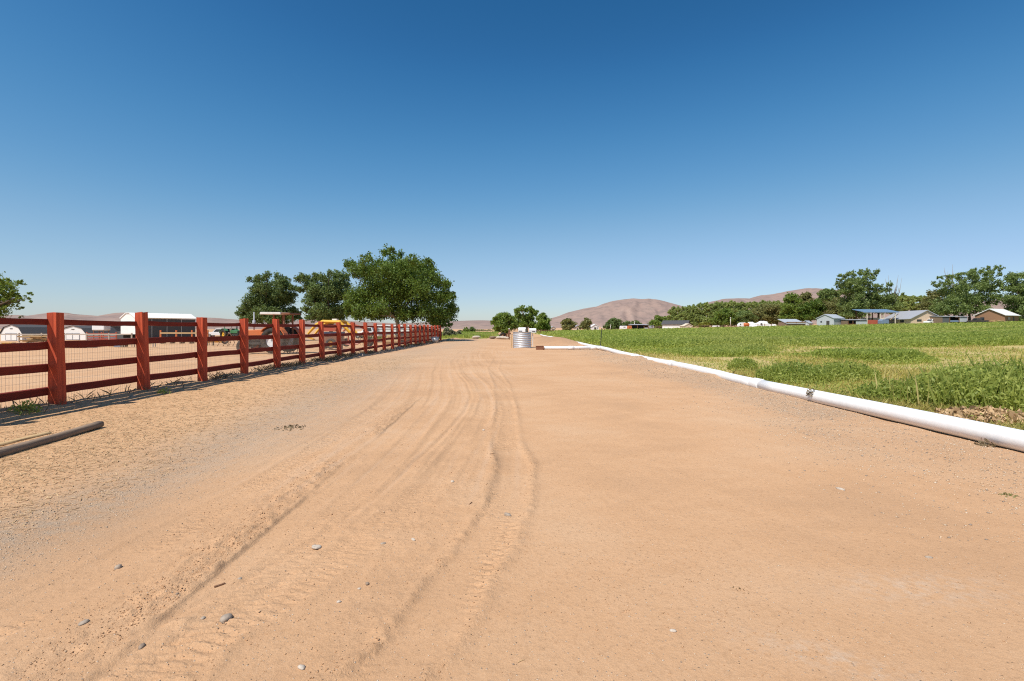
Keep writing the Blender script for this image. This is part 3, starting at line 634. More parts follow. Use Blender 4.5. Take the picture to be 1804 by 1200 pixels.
#PART2
# ------------------------------------------------------------------ red fence
FX, P0, STEP, NP = -7.0, 7.9, 1.838, 24
fence = thing('wooden_fence', 'long dark red timber fence of square posts and four rails with wire mesh behind', 'fence', (FX, P0, 0))
post_y = [P0 + STEP * k for k in range(-1, NP)]
fq = random.Random(21)
def post_mesh(seed):
    q = random.Random(seed); mb = MB(); H = 1.50 + q.uniform(-.03, .04); n = 9; b = .078; ch = .010
    base = [(-b, -b + ch), (-b + ch, -b), (b - ch, -b), (b, -b + ch), (b, b - ch), (b - ch, b), (-b + ch, b), (-b, b - ch)]
    vs = []; tw = q.uniform(-.06, .06)
    for i in range(n):
        f = i / (n - 1); z = -.25 + f * (H + .25); a = tw * f; s = 1 + .05 * math.sin(f * 5 + seed) + (.04 if i == n - 1 else 0) * -1
        for x, y in base:
            x = x * s + q.uniform(-.004, .004); y = y * s + q.uniform(-.004, .004)
            vs.append((x * math.cos(a) - y * math.sin(a), x * math.sin(a) + y * math.cos(a), z + (q.uniform(-.012, .012) if i == n - 1 else 0)))
    fs = [(i * 8 + k, i * 8 + (k + 1) % 8, (i + 1) * 8 + (k + 1) % 8, (i + 1) * 8 + k) for i in range(n - 1) for k in range(8)]
    fs.append(tuple(range((n - 1) * 8, n * 8))); mb.add(vs, fs); return mb
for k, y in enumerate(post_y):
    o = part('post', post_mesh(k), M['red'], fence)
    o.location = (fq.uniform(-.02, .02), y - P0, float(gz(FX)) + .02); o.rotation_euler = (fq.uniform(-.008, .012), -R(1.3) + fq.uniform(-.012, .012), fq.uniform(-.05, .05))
def rail_mesh(L_, w_, seed):
    q = random.Random(seed); mb = MB(); n = 8; vs = []
    bow = q.uniform(-.02, .012); t_ = .043
    for i in range(n):
        f = i / (n - 1); y = -L_ / 2 + f * L_; zc = bow * 4 * f * (1 - f) + q.uniform(-.003, .003); h = w_ / 2 * (1 + q.uniform(-.03, .03))
        for x, z in ((-t_, -h), (t_, -h), (t_, h), (-t_, h)): vs.append((x, y, z + zc))
    fs = [(i * 4 + k, i * 4 + (k + 1) % 4, (i + 1) * 4 + (k + 1) % 4, (i + 1) * 4 + k) for i in range(n - 1) for k in range(4)]
    fs += [(3, 2, 1, 0), tuple(range((n - 1) * 4, n * 4))]; mb.add(vs, fs); return mb
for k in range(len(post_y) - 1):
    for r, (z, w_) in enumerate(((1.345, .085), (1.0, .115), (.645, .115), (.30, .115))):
        o = part('rail', rail_mesh(STEP - .012, w_, k * 7 + r), M['red_rail_shaded'], fence)
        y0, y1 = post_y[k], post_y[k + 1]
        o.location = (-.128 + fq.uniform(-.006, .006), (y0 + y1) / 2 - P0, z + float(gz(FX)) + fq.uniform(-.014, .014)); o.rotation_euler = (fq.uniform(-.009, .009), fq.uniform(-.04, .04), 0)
mb = MB(); yy = post_y[0] - P0; ye = post_y[-1] - P0; r_ = .0013
def wire(p, q_, r):
    d = np.subtract(q_, p); ax = int(np.argmax(np.abs(d)))
    c = np.add(p, q_) / 2; s = [2 * r] * 3; s[ax] = abs(d[ax]); mb.box(tuple(c), tuple(s))
for z in np.arange(.04, 1.06, .1): 
    a = yy
    while a < ye: wire((-.178, a, z), (-.178, min(a + 2, ye), z), r_); a += 2
a = yy
while a < ye: wire((-.182, a, .03), (-.182, a, 1.05), r_); a += .052 if a < 14 else .104
part('wire_mesh', mb, M['wire'], fence)

# old timbers lying by the fence
def log_mb(L_, w_, h_, seed):
    q = random.Random(seed); mb = MB(); n = 14; m = 10; vs = []
    for i in range(n):
        f = i / (n - 1); tp = 1 - .12 * f
        for k in range(m):
            a = 2 * math.pi * k / m; rr = 1 + q.uniform(-.05, .05)
            vs.append((-L_ / 2 + f * L_, math.copysign(abs(math.cos(a)) ** .6, math.cos(a)) * w_ / 2 * tp * rr, math.copysign(abs(math.sin(a)) ** .6, math.sin(a)) * h_ / 2 * tp * rr + min(.02, .035 * L_) * math.sin(f * 3 + seed)))
    fs = [(i * m + k, i * m + (k + 1) % m, (i + 1) * m + (k + 1) % m, (i + 1) * m + k) for i in range(n - 1) for k in range(m)]
    fs += [tuple(range(m))[::-1], tuple(range((n - 1) * m, n * m))]; mb.add(vs, fs); return mb
def lay(o, p, q_, z): 
    o.location = ((p[0] + q_[0]) / 2, (p[1] + q_[1]) / 2, z); o.rotation_euler = (0, 0, math.atan2(q_[1] - p[1], q_[0] - p[0]))
p, e = (-5.62, 4.85), (-5.50, 6.72)
o = tag(link('timber', log_mb(2.2, .12, .085, 3).mesh('timber', True), M['greywood']), 'weathered grey timber pole lying on the straw at the left edge, nearer of two', 'timber')
lay(o, (-4.9, 4.3), (-5.19, 6.42), lane_at(-5.05, 5.4) + .05)
o = tag(link('timber', log_mb(1.1, .10, .03, 4).mesh('timber'), M['palewood']), 'thin pale board lying behind the grey timber pole', 'board'); lay(o, (-5.42, 4.75), (-5.27, 5.8), lane_at(-5.3, 5.3) + .05)

# weeds at the foot of the fence
def blades(P, H, Wd, rng, lean=.35):
    n = len(P); a = rng.uniform(0, 6.28, n); dx = np.stack([np.cos(a), np.sin(a), np.zeros(n)], 1); b = rng.uniform(0, 6.28, n)
    ln = np.stack([np.cos(b), np.sin(b), np.zeros(n)], 1) * (H * rng.uniform(.05, lean, n))[:, None]; up = np.zeros((n, 3)); up[:, 2] = H
    V = np.stack([P - dx * Wd[:, None] / 2, P + dx * Wd[:, None] / 2, P + ln * .45 + up * .6 + dx * Wd[:, None] * .38, P + ln + up], 1).reshape(-1, 3)
    return V, np.arange(n * 4).reshape(n, 4)
def weed_mesh(name, h, r, n, leaf, seed, mat, stem=True):
    rng = np.random.default_rng(seed); a = rng.uniform(0, 6.28, n); s = np.sqrt(rng.random(n)) * r; z = h * (1 - (s / r) ** 2 * .55) * rng.uniform(.15, 1, n)
    P = np.stack([s * np.cos(a), s * np.sin(a), z], 1); Nn = P * np.array((1, 1, .5)); Nn /= np.linalg.norm(Nn, axis=1)[:, None] + 1e-6
    V, F = cards(P, leaf * rng.uniform(.6, 1.3, n), rng, Nn, .3, .4)
    if h > .2:
        m = n // 5; a = rng.uniform(0, 6.28, m); s = np.sqrt(rng.random(m)) * r; hh = h * (1.12 - (s / r) ** 2 * .5) * rng.uniform(.5, 1.1, m)
        V2, F2 = blades(np.stack([s * np.cos(a), s * np.sin(a), np.zeros(m)], 1), hh, np.full(m, leaf * .28), rng, .4); F = np.concatenate([F, F2 + len(V)]); V = np.concatenate([V, V2])
    return npmesh(name, V, F)
def weed(nm, label, x, y, h, r, n, leaf, seed, mat, group=None, z=None):
    o = link(nm, weed_mesh(nm, h, r, n, leaf, seed, mat), mat); o.location = (x, y, (lane_at(x, y) if x < 5.5 else float(gz(x))) - .02 if z is None else z)
    return tag(o, label, 'weed', group)
weed('leafy_weed', 'dark green leafy weed at the foot of the fence left of the first post', -6.9, 7.25, .20, .19, 200, .06, 1, M['weed'])
weed('leafy_weed', 'small green weed below the fence beside the second red post', -6.62, 9.75, .14, .12, 60, .06, 2, M['weed'])

# ------------------------------------------------------------------ white pipe
pq = random.Random(8)
pipe = thing('irrigation_pipe', 'long white plastic irrigation pipe lying along the field edge', 'pipe', (5.1, 5, 0))
joints = [1.2, 10.55, 16.2, 21.2, 29.6, 38, 47, 56, 66, 78, 92]
def pxz(y): return (.04 * math.sin(y * .31) + .03 * math.sin(y * .9 + 1), .115 + .014 * math.sin(y * .5) + (.02 * math.sin(y * .22) if y > 12 else 0))
for a, b in zip(joints[:-1], joints[1:]):
    n = 12; pts = []
    for i in range(n + 1):
        y = a + (b - a) * i / n; x, z = pxz(y); pts.append((x, y - 5, z))
    part('pipe_section', MB().tube(pts, .108, 20), M['pvc'], pipe, True)
for y in joints[1:-1]:
    x, z = pxz(y); big = y == 10.55
    x2, z2 = pxz(y + .2)
    part('coupling', MB().tube([(x, y - 5 - .16, z), (x, y - 5 - .13, z), (x2, y - 5 + .13, z2), (x2, y - 5 + .16, z2)], [.117, .123, .123, .117], 20), M['pvc'], pipe, True)
x, z = pxz(30.2)
part('branch', MB().tube([(x, 25.2, z), (-1.6, 25.2 - .1, z - .01), (-3.28, 25.2 - .2, z + .0)], .095, 18), M['pvc'], pipe, True)
part('branch_coupling', MB().tube([(x - .05, 25.2, z), (x - .55, 25.2, z)], .125, 18), M['pvc'], pipe, True)
part('branch_coupling', MB().tube([(-1.45, 25.1, z - .01), (-1.8, 25.1, z - .01)], .112, 18), M['pvc'], pipe, True)
# rusty outlet box
t_ = thing('valve_box', 'small rusty brown outlet box at the end of the white branch pipe', 'valve box', (1.62, 30.2, 0))
part('box_body', MB().box((0, 0, .09), (.40, .42, .24)), M['rust'], t_, False, .01)
part('box_rim', MB().box((0, 0, .215), (.44, .46, .03)), M['rust'], t_, False, .006)
part('pipe_collar', MB().tube([(.19, -.2, .11), (.26, -.2, .11)], .125, 16), M['rust'], t_, True)
weed('dry_weed', 'dry brown weed hung on the white pipe between the coupling and the near end', 5.03, 8.62, .17, .07, 90, .05, 5, M['leaf_dry'], None, .10)
weed('dry_weed', 'dry brown weed at the foot of the white pipe near the right edge', 4.93, 5.34, .10, .08, 80, .045, 6, M['leaf_dry'])
# fence stake
t_ = thing('fence_stake', 'thin dark green steel stake standing by the pipe, tilted to the right', 'stake', (5.27, 30.6, 0))
mb = MB(); mb.box((0, 0, .62), (.045, .012, 1.4)); mb.box((0, .016, .62), (.012, .022, 1.4))
for k in range(14): mb.box((0, -.010, .15 + .085 * k), (.02, .012, .025))
o = part('stake', mb, M['tpost'], t_); o.rotation_euler = (0, R(4.5), 0)
o = part('stake_tip', MB().box((.0, 0, 1.325), (.05, .02, .05)), M['whitemetal'], t_); o.rotation_euler = (0, R(4.5), 0); o.location = (0, 0, 0)

# ------------------------------------------------------------------ corrugated tank
TX, TY = .66, 33.3
tank = thing('corrugated_tank', 'upright section of galvanised corrugated culvert standing on the dirt', 'culvert', (TX, TY, 0))
def culvert(R_, H, pitch, amp, inner=False):
    nt_, nz = 72, 190; V = []
    th = np.linspace(0, 2 * np.pi, nt_, endpoint=False); zz = np.linspace(-.1, H, nz)
    T, Z = np.meshgrid(th, zz); r = R_ + amp * np.cos(2 * np.pi * (Z / pitch - 2.0 * T / (2 * np.pi)))
    V = np.stack([r * np.cos(T), r * np.sin(T), Z], -1).reshape(-1, 3)
    i = np.arange(nt_ * nz).reshape(nz, nt_); j = np.roll(i, -1, 1)
    F = np.stack([i[:-1], j[:-1], j[1:], i[1:]], -1).reshape(-1, 4)
    return V, F
V, F = culvert(.585, 1.03, .118, .009)
o = link('shell', npmesh('shell', V, F, True), M['galv'], tank); m = o.modifiers.new('solid', 'SOLIDIFY'); m.thickness = .012
o = part('end_band', MB().ring((0, 0, 0), 'y', .608, .585, .03, 48), M['steel'], tank, True); o.rotation_euler = (R(90), 0, 0); o.location = (0, 0, 1.02)
x, y, z = at(901.5, 33)
o = tag(link('marker_stake', MB().box((0, 0, .38), (.07, .03, .86)).mesh('marker_stake'), M['palewood']), 'short pale wooden stake touching the left side of the corrugated culvert', 'stake'); o.location = (x, y, 0)
def mailbox(label, px, D, w_, h_, zb, slot, rz):
    x, y, z = at(px, D); t = thing('mailbox', label, 'mailbox', (x, y, z), rz)
    prof = [(-h_ * .42, 0), (h_ * .42, 0), (h_ * .42, h_ * .62)] + [(h_ * .42 * math.cos(a), h_ * .62 + h_ * .38 * math.sin(a)) for a in np.linspace(.3, math.pi - .3, 7)] + [(-h_ * .42, h_ * .62)]
    prof = [(a, b + zb) for a, b in prof]
    part('box', MB().prism(prof, 'x', -w_ / 2, w_ / 2), M['whitemetal'], t)
    part('door', MB().prism([(a * 1.04, zb + (b - zb) * 1.02) for a, b in prof], 'x', w_ / 2, w_ / 2 + .02), M['steel'], t)
    part('slot', MB().box((slot, -h_ * .42 - .004, zb + h_ * .28), (w_ * .5, .012, h_ * .16)), M['dark'], t)
    part('pole', MB().box((.02, 0, zb / 2 - .15), (.05, .05, zb + .3)), M['offwhite'], t)
mailbox('white arched mailbox seen over the rim of the corrugated culvert', 920, 38, .52, .38, .955, -.10, R(-14))
mailbox('white mailbox on a thin pale pole right of the corrugated culvert', 938, 35.5, .46, .30, .97, .06, R(8))
# debris behind the tank
x, y, z = at(897, 58)
t_ = thing('hydrant_pipe', 'rusty upright standpipe with white cap in the debris left of the culvert', 'standpipe', (x, y, z + .1))
part('pipe', MB().tube([(0, 0, -.2), (0, 0, 1.05)], .06, 10), M['rust'], t_, True); part('valve', MB().tube([(-.14, 0, .62), (.2, 0, .62)], .08, 10), M['rust'], t_, True); part('cap', MB().tube([(0, 0, 1.05), (0, 0, 1.17)], .075, 10), M['whitemetal'], t_, True)
def rock_mesh(name, r, seed, sq=(1, 1, .6), sub=2):
    import bmesh
    from mathutils import noise as mn
    bm = bmesh.new(); bmesh.ops.create_icosphere(bm, subdivisions=sub, radius=1); q = random.Random(seed); off = Vector((q.uniform(-9, 9), q.uniform(-9, 9), q.uniform(-9, 9)))
    for v in bm.verts:
        s = 1 + .38 * mn.noise(v.co * 1.1 + off) + .12 * mn.noise(v.co * 3 + off); v.co = Vector((v.co.x * sq[0], v.co.y * sq[1], v.co.z * sq[2])) * s * r
    me = bpy.data.meshes.new(name); bm.to_mesh(me); bm.free(); me.polygons.foreach_set('use_smooth', [True] * len(me.polygons)); return me
for px, py, D, r, mt, lab in ((880, 591, 60, .30, 'stone_pale', 'pale rock at the left end of the debris behind the culvert'), (886, 591.5, 60, .36, 'stone_pale', 'broad pale rock in the debris left of the culvert'), (893, 592, 59, .26, 'stone_pale', 'pale rock nearest the standpipe'),
                              (868, 590, 62, .3, 'stone_dark', 'brown dirt clod pile far left of the culvert'), (839, 593.5, 63, .38, 'stone_pale', 'pale rock on the green strip by the lane bend')):
    x, y, z = at(px, D); o = tag(link('rock', rock_mesh('rock', r, int(px), (1.5, 1, .55)), M[mt]), lab, 'rock'); o.location = (x, y, z + .1 + .08)
for i, (px, a, mt, lab) in enumerate(((884, .5, 'black', 'dark tyre-like scrap leaning in the debris left of the culvert'), (889, -.3, 'rust', 'rusty scrap panel in the debris left of the culvert'))):
    x, y, z = at(px, 61.5); mb = MB()
    if i == 0: mb.ring((0, 0, .35), 'y', .42, .24, .2, 20)
    else:
        for k in range(5): mb.box((-.4 + .2 * k, .05 * k, .3), (.16, .03, .62), (.3, .1 * k - .2, .2))
    o = tag(link('old_scrap' if i == 0 else 'scrap_metal', mb.mesh('scrap'), M[mt]), lab, 'scrap'); o.location = (x, y, z + .08); o.rotation_euler = (.5 if i == 0 else 0, 0, a)

# ------------------------------------------------------------------ yard behind the fence
def wheel(par, c, r, w_, rim, axis='y', rim_mat='steel'):
    ty = part('wheel', MB().ring(c, axis, r, r * .58, w_, 26), M['black'], par, True)
    mb = MB().ring(c, axis, r * .60, r * .16, w_ * .35, 20)
    for k in range(4):
        a = k * math.pi / 4; d = (r * 1.1 * .95, w_ * .12, r * .12) if axis == 'y' else (w_ * .12, r * 1.04, r * .12)
        mb.box(c, d, (0, a, 0) if axis == 'y' else (a, 0, 0))
    rm = link('rim', mb.mesh('rim'), M[rim_mat]); rm.parent = ty
    return ty
def gambrel(label, px0, px1, pyt, D, depth, rz, wall, roof):
    x, y, z = at((px0 + px1) / 2, D); k = mpx(D); w_ = (px1 - px0) * k; h = zpx(pyt, D) - z
    t = thing('gambrel_shed', label, 'shed', (x, y, z), rz); e = h * .44
    prof = [(-w_ / 2, 0), (w_ / 2, 0), (w_ / 2, e), (w_ * .33, h * .80), (0, h * .97), (-w_ * .33, h * .80), (-w_ / 2, e)]
    part('wall', MB().prism(prof, 'y', 0, depth), M[wall], t)
    o1 = [(w_ * .56, e * .96), (w_ * .36, h * .83), (0, h), (-w_ * .36, h * .83), (-w_ * .56, e * .96)]
    o2 = [(a * .96, b - h * .025) for a, b in o1]
    part('roof', MB().prism(o1 + o2[::-1], 'y', -.12, depth + .15), M[roof], t)
    dw, dh = w_ * .26, h * .42
    for s in (-1, 1):
        d = part('door', MB().box((s * dw * .51, -.03, dh / 2 + .08), (dw, .04, dh)), M['white'], t)
        mb = MB(); 
        for zz in (.0, 1.0): mb.box((s * dw * .51, -.06, .08 + dh * zz), (dw * 1.04, .03, .09))
        for xx in (0, 1): mb.box((s * dw * (.01 + xx), -.06, dh / 2 + .08), (.08, .03, dh))
        o = link('door_trim', mb.mesh('door_trim'), M['greyroof']); o.parent = d
    part('vent', MB().box((0, -.03, h * .74), (w_ * .12, .05, h * .035)), M['dark'], t)
gambrel('white gambrel shed with dark roof at the left edge, two door leaves', -3, 43, 571.5, 84, 7, R(-10), 'white', 'darkroof')
gambrel('white gambrel shed right of the first red post, slightly narrower', 104, 153, 573.5, 86, 6, R(-6), 'white', 'darkroof')
# water tote on a red pen
x, y, z = at(178.5, 78)
t_ = thing('water_tank', 'white square water tank on a stand above the red panels', 'tank', (x, y, z))
part('tank_body', MB().box((0, 0, 2.05), (1.9, 1.3, 1.05)), M['whitemetal'], t_, False, .12); part('cap', MB().tube([(0, 0, 2.56), (0, 0, 2.66)], .2, 12), M['steel'], t_, True)
for sx in (-1, 1):
    for sy in (-1, 1): part('leg', MB().box((sx * .75, sy * .5, .76), (.09, .09, 1.52)), M['rust'], t_)
def panel_fence(label, px0, px1, D, h, n, rails, postm, railm, cat='fence', nm='pen_fence', rz=0, group=None, posth=1.12):
    x0, y, z = at(px0, D); x1 = at(px1, D)[0]; t = thing(nm, label, cat, (x0, y, z), rz, group); Lx = x1 - x0
    for k in range(n): part('post', MB().box((Lx * k / (n - 1), 0, h * posth / 2), (.14, .14, h * posth)), M[postm], t)
    for r in rails: part('rail', MB().box((Lx / 2, -.09, h * r), (Lx, .04, h * .13)), M[railm], t)
panel_fence('low red panel fence under the white water tank', 153, 205, 74, 1.15, 3, (.25, .55, .9), 'redpaint', 'redpaint')
panel_fence('faded orange post and yellow rail fence between the second and third red posts', 283, 366, 60, 1.25, 4, (.85,), 'orange', 'palewood')
panel_fence('pale wire fence stretching before the white gambrel sheds', -6, 232, 70, 1.15, 7, (.95,), 'wire', 'wire')
# pale lumber and other heaps
def heap(nm, label, cat, px, D, items, mat, rz=0):
    x, y, z = at(px, D); t = tag(link(nm, items.mesh(nm), M[mat]), label, cat); t.location = (x, y, z); t.rotation_euler = (0, 0, rz); return t
def stick_pile(n, L_, h, w_, s, seed):
    q = random.Random(seed); mb = MB()
    for i in range(n): mb.box((q.uniform(-.15, .15) * L_, q.uniform(-w_, w_) / 2, q.uniform(.02, h)), (L_ * q.uniform(.5, 1), s * q.uniform(.7, 1.4), s * .6), (q.uniform(-.1, .1), q.uniform(-.12, .12), q.uniform(-.25, .25)))
    return mb
heap('lumber_pile', 'heap of fresh yellow lumber behind the red fence left of the first post', 'lumber', 66, 70, stick_pile(26, 3.2, .85, 1.6, .22, 1), 'palewood', .3)
heap('lumber_pile', 'low spread of pale boards on the yard dirt left of the first post', 'lumber', 62, 46, stick_pile(16, 1.9, .2, .9, .1, 2), 'palewood', .1)
heap('pipe_pile', 'heap of grey metal pipes and scrap on the yard right of the first post', 'scrap', 138, 42, stick_pile(34, 2.6, .38, 1.0, .09, 3), 'steel', .05)
heap('scrap_pile', 'dark low scrap on the yard dirt at the left edge', 'scrap', 34, 45, stick_pile(14, 1.2, .3, .8, .14, 5), 'dark', .2)
heap('yellow_crate', 'small yellow box lying at the left edge of the yard', 'box', 15, 45, MB().box((0, 0, .17), (.75, .5, .34)).box((0, 0, .36), (.8, .55, .04)), 'yellow', .2)
x, y, z = at(196, 43); t_ = thing('drum', 'yellow drum lying in the yard left of the second red post', 'drum', (x, y, z))
part('drum_body', MB().tube([(-.2, 0, .2), (.2, 0, .2)], .2, 18), M['yellow'], t_, True); part('lid', MB().tube([(.2, 0, .2), (.215, 0, .2)], .205, 18), M['palewood'], t_, True)
x, y, z = at(210, 42); t_ = thing('feed_bin', 'grey and black bin beside the yellow drum', 'bin', (x, y, z))
part('bin_body', MB().box((0, 0, .2), (.55, .45, .4), None, 1.15), M['steelblue'], t_, False, .02); part('bin_side', MB().box((.42, 0, .17), (.28, .42, .34), None, 1.1), M['black'], t_, False, .02)
def table(nm, label, cat, px, D, w_, d_, h, mat, leg='wire'):
    x, y, z = at(px, D); t = thing(nm, label, cat, (x, y, z), .1)
    part('top', MB().box((0, 0, h), (w_, d_, .05)), M[mat], t)
    for sx in (-1, 1):
        for sy in (-1, 1): part('leg', MB().box((sx * w_ * .45, sy * d_ * .4, h / 2 - .01), (.05, .05, h - .03)), M[leg], t)
table('work_stand', 'low pale stand left of the second red post', 'stand', 226, 41, .8, .4, .38, 'offwhite')
table('work_stand', 'low pale stand right of the second red post', 'stand', 264, 41, .75, .4, .42, 'offwhite', 'steel')
table('work_stand', 'low dark stand in front of the yellow roller', 'stand', 371, 43, .4, .35, .40, 'dark', 'dark')
x, y, z = at(312, 52); t_ = thing('board_rack', 'low rack of pale boards on the yard between second and third red posts', 'rack', (x, y, z), .05)
for k in range(5): part('board', MB().box((0, -.3 + .15 * k, .18 + .07 * (k % 3)), (3.4 - .2 * k, .12, .05), (0, .02 * (k - 2), .03 * k)), M['palewood'], t_)
for k in range(4): part('bearer', MB().box((-1.4 + .95 * k, 0, .075), (.1, .8, .15)), M['greywood'], t_)
# canvas covered shelter
x, y, z = at(281, 80)
t_ = thing('canvas_shelter', 'white canvas roofed shelter with dark mesh sides behind the second and third red posts', 'shelter', (x, y, z), R(60))
W_, Dp, e, rdg = 8.6, 4.4, 3.35, 4.1
prof = [(-Dp / 2 - .2, e), (-.6, rdg), (.6, rdg), (Dp / 2 + .2, e), (Dp / 2 + .1, e - .1), (.55, rdg - .1), (-.55, rdg - .1), (-Dp / 2 - .1, e - .1)]
part('roof', MB().prism(prof, 'x', -W_ / 2 - .1, W_ / 2 + .1), M['canvas'], t_)
part('end_curtain', MB().prism([(-Dp / 2, .9), (Dp / 2, .9), (Dp / 2, e), (.55, rdg - .12), (-.55, rdg - .12), (-Dp / 2, e)], 'x', -W_ / 2, -W_ / 2 + .05), M['canvas'], t_)
part('side_mesh', MB().box((.1, -Dp / 2 + .05, 1.75), (W_ - .4, .04, 2.9)), M['shadecloth'], t_); part('side_mesh', MB().box((.1, Dp / 2 - .05, 1.75), (W_ - .4, .04, 2.9)), M['shadecloth'], t_)
for k in range(5): part('pole', MB().tube([(-W_ / 2 + .1 + (W_ - .2) * k / 4, -Dp / 2, 0), (-W_ / 2 + .1 + (W_ - .2) * k / 4, -Dp / 2, e)], .05, 8), M['steel'], t_)
part('end_mesh', MB().box((W_ / 2 - .1, 0, 1.4), (.04, Dp - .3, 2.6)), M['brownwood'], t_)
# long grey building and graphite wall behind the sheds
x, y, z = at(205, 96); t_ = thing('grey_outbuilding', 'long low grey building behind the white water tank', 'building', (x, y, z), R(8))
part('wall', MB().box((0, 2, 1.2), (9, 4, 2.4)), M['graphite'], t_); part('roof', MB().prism([(-.4, 2.35), (2, 3.0), (4.4, 2.35), (4.3, 2.28), (2, 2.9), (-.3, 2.28)], 'x', -4.7, 4.7), M['darkroof'], t_)
part('window', MB().box((2.9, -.03, 1.75), (.9, .04, .55)), M['glass'], t_)
# yellow roller
x, y, z = at(379, 48); t_ = thing('yellow_roller', 'yellow drum roller implement between the third and fourth red posts', 'implement', (x, y, z), .05)
part('roller', MB().tube([(-.65, 0, .36), (-.5, 0, .36), (.5, 0, .36), (.65, 0, .36)], [.26, .22, .22, .26], 18), M['yellow'], t_, True); part('frame', MB().box((0, .3, .42), (1.3, .06, .08)).box((-.62, .15, .38), (.06, .4, .08)).box((.62, .15, .38), (.06, .4, .08)), M['dark'], t_)
wheel(t_, (.9, 0, .32), .32, .16, None, 'y', 'rust')
# plough-like dark implements
def harrow(label, px, D, w_, h, seed, mat='dark'):
    x, y, z = at(px, D); q = random.Random(seed); t = thing('harrow', label, 'implement', (x, y, z), q.uniform(-.2, .2))
    mb = MB(); 
    for k in range(3): mb.box((0, -.3 + .3 * k, h * .62), (w_, .07, .08))
    for k in range(4): mb.box((-w_ / 2 + w_ * k / 3, 0, h * .66), (.06, .75, .06))
    part('frame', mb, M[mat], t)
    for k in range(7):
        xx = -w_ * .46 + w_ * .92 * k / 6; part('tine', MB().tube([(xx, -.28 + .28 * (k % 3), h * .62), (xx, -.1 + .28 * (k % 3), h * .3), (xx, -.32 + .28 * (k % 3), -.02)], .03, 6), M[mat], t, True)
    part('hitch', MB().tube([(-w_ * .2, 0, h * .66), (0, -.1, h * 1.25), (w_ * .2, 0, h * .66)], .035, 6), M[mat], t)
harrow('dark tined implement left of the orange tractor', 405, 42, 1.9, .85, 1, 'rust')
# white pickup and green tractor far behind
def pickup(label, px, D, rz, s=1.0, bodym='whitemetal'):
    x, y, z = at(px, D); t = thing('pickup_truck', label, 'truck', (x, y, z), rz)
    body = [(-2.6, .45), (2.55, .45), (2.6, .75), (2.5, .98), (1.1, 1.08), (.75, 1.08), (.70, 1.02), (-2.6, 1.02)]
    part('body', MB().prism(body, 'y', -.9, .9), M[bodym], t, False, .04)
    part('cab', MB().prism([(-.75, 1.03), (1.2, 1.03), (.55, 1.72), (-.55, 1.74)], 'y', -.78, .78), M[bodym], t, False, .05)
    for s_ in (-1, 1): part('window', MB().prism([(-.55, 1.12), (.95, 1.12), (.48, 1.62), (-.45, 1.64)], 'y', s_ * .785 - .01, s_ * .785 + .01), M['glass'], t)
    part('windscreen', MB().box((.9, 0, 1.38), (.03, 1.35, .7), (0, -.75, 0)), M['glass'], t)
    for sx in (1.65, -1.55):
        for sy in (-.8, .8): wheel(t, (sx, sy, .38), .38, .24, None)
    t.scale = (s, s, s)
pickup('white pickup far behind the fence left of the green tractor', 388, 100, R(190))
def tractor(label, px, D, rz, paintm, s, canopy):
    x, y, z = at(px, D); t = thing('tractor', label, 'tractor', (x, y, z), rz); P = M[paintm]
    # front points to -x
    part('hood', MB().prism([(-1.62, .86), (-1.66, 1.12), (-1.58, 1.24), (-.2, 1.30), (.0, 1.28), (.0, .92), (-.3, .86)], 'y', -.30, .30), P, t, False, .03)
    part('grille', MB().box((-1.66, 0, .92), (.06, .52, .5)), M['dark'], t)
    part('engine', MB().box((-.85, 0, .66), (1.4, .42, .42)).box((-1.2, 0, .42), (.5, .3, .2)).box((.3, 0, .62), (1.0, .5, .5)), M['dark'], t)
    part('exhaust', MB().tube([(-.95, -.08, 1.25), (-.95, -.08, 1.42), (-.95, -.08, 1.44), (-.95, -.08, 1.80), (-.95, -.08, 1.82), (-.95, -.08, 2.28)], [.035, .035, .085, .085, .035, .03], 12), M['greyroof'] if canopy else M['dark'], t, True)
    part('seat', MB().box((.72, 0, 1.0), (.45, .5, .12)).box((.95, 0, 1.25), (.1, .48, .45), (0, .15, 0)), M['black'], t, False, .03)
    part('steering_wheel', MB().ring((.12, 0, 1.42), 'x', .2, .165, .03, 20), M['black'], t).rotation_euler = (0, 0, 0)
    part('dashboard', MB().box((.02, 0, 1.22), (.18, .4, .34)), M['dark'], t)
    part('axle', MB().box((-1.25, 0, .38), (.12, 1.3, .12)).box((.62, 0, .72), (.2, 1.4, .2)), M['rust'], t)
    for sy in (-1, 1):
        wheel(t, (-1.25, sy * .62, .36), .36, .22, None, 'y', paintm); wheel(t, (.62, sy * .78, .70), .70, .38, None, 'y', 'whitemetal' if canopy else 'yellow')
        part('fender', MB().prism([(.62 + .80 * math.cos(a), .72 + .80 * math.sin(a)) for a in np.linspace(.2, 2.5, 9)] + [(.62 + .76 * math.cos(a), .72 + .76 * math.sin(a)) for a in np.linspace(2.5, .2, 9)], 'y', sy * .78 - .22, sy * .78 + .22), P, t)
    part('side_rail', MB().box((-.9, -.33, .86), (1.45, .03, .05)), M['whitemetal'], t)
    if canopy:
        for sx in (.45, 1.05):
            for sy in (-.45, .45): part('canopy_post', MB().box((sx, sy, 1.6), (.07, .07, 1.25)), M['rust'], t)
        part('canopy', MB().prism([(-.25, 2.13), (-.22, 2.26), (.95, 2.25), (.98, 2.12)], 'y', -.68, .68), M['offwhite'], t, False, .02)
        part('canopy_visor', MB().prism([(.98, 2.11), (.98, 2.24), (1.45, 2.22), (1.47, 2.14)], 'y', -.6, .6), M['rust'], t)
    else:
        part('roll_bar', MB().tube([(.95, -.5, .9), (.95, -.5, 2.0), (.95, .5, 2.0), (.95, .5, .9)], .045, 8), M['green'], t)
    t.scale = (s, s, s); return t
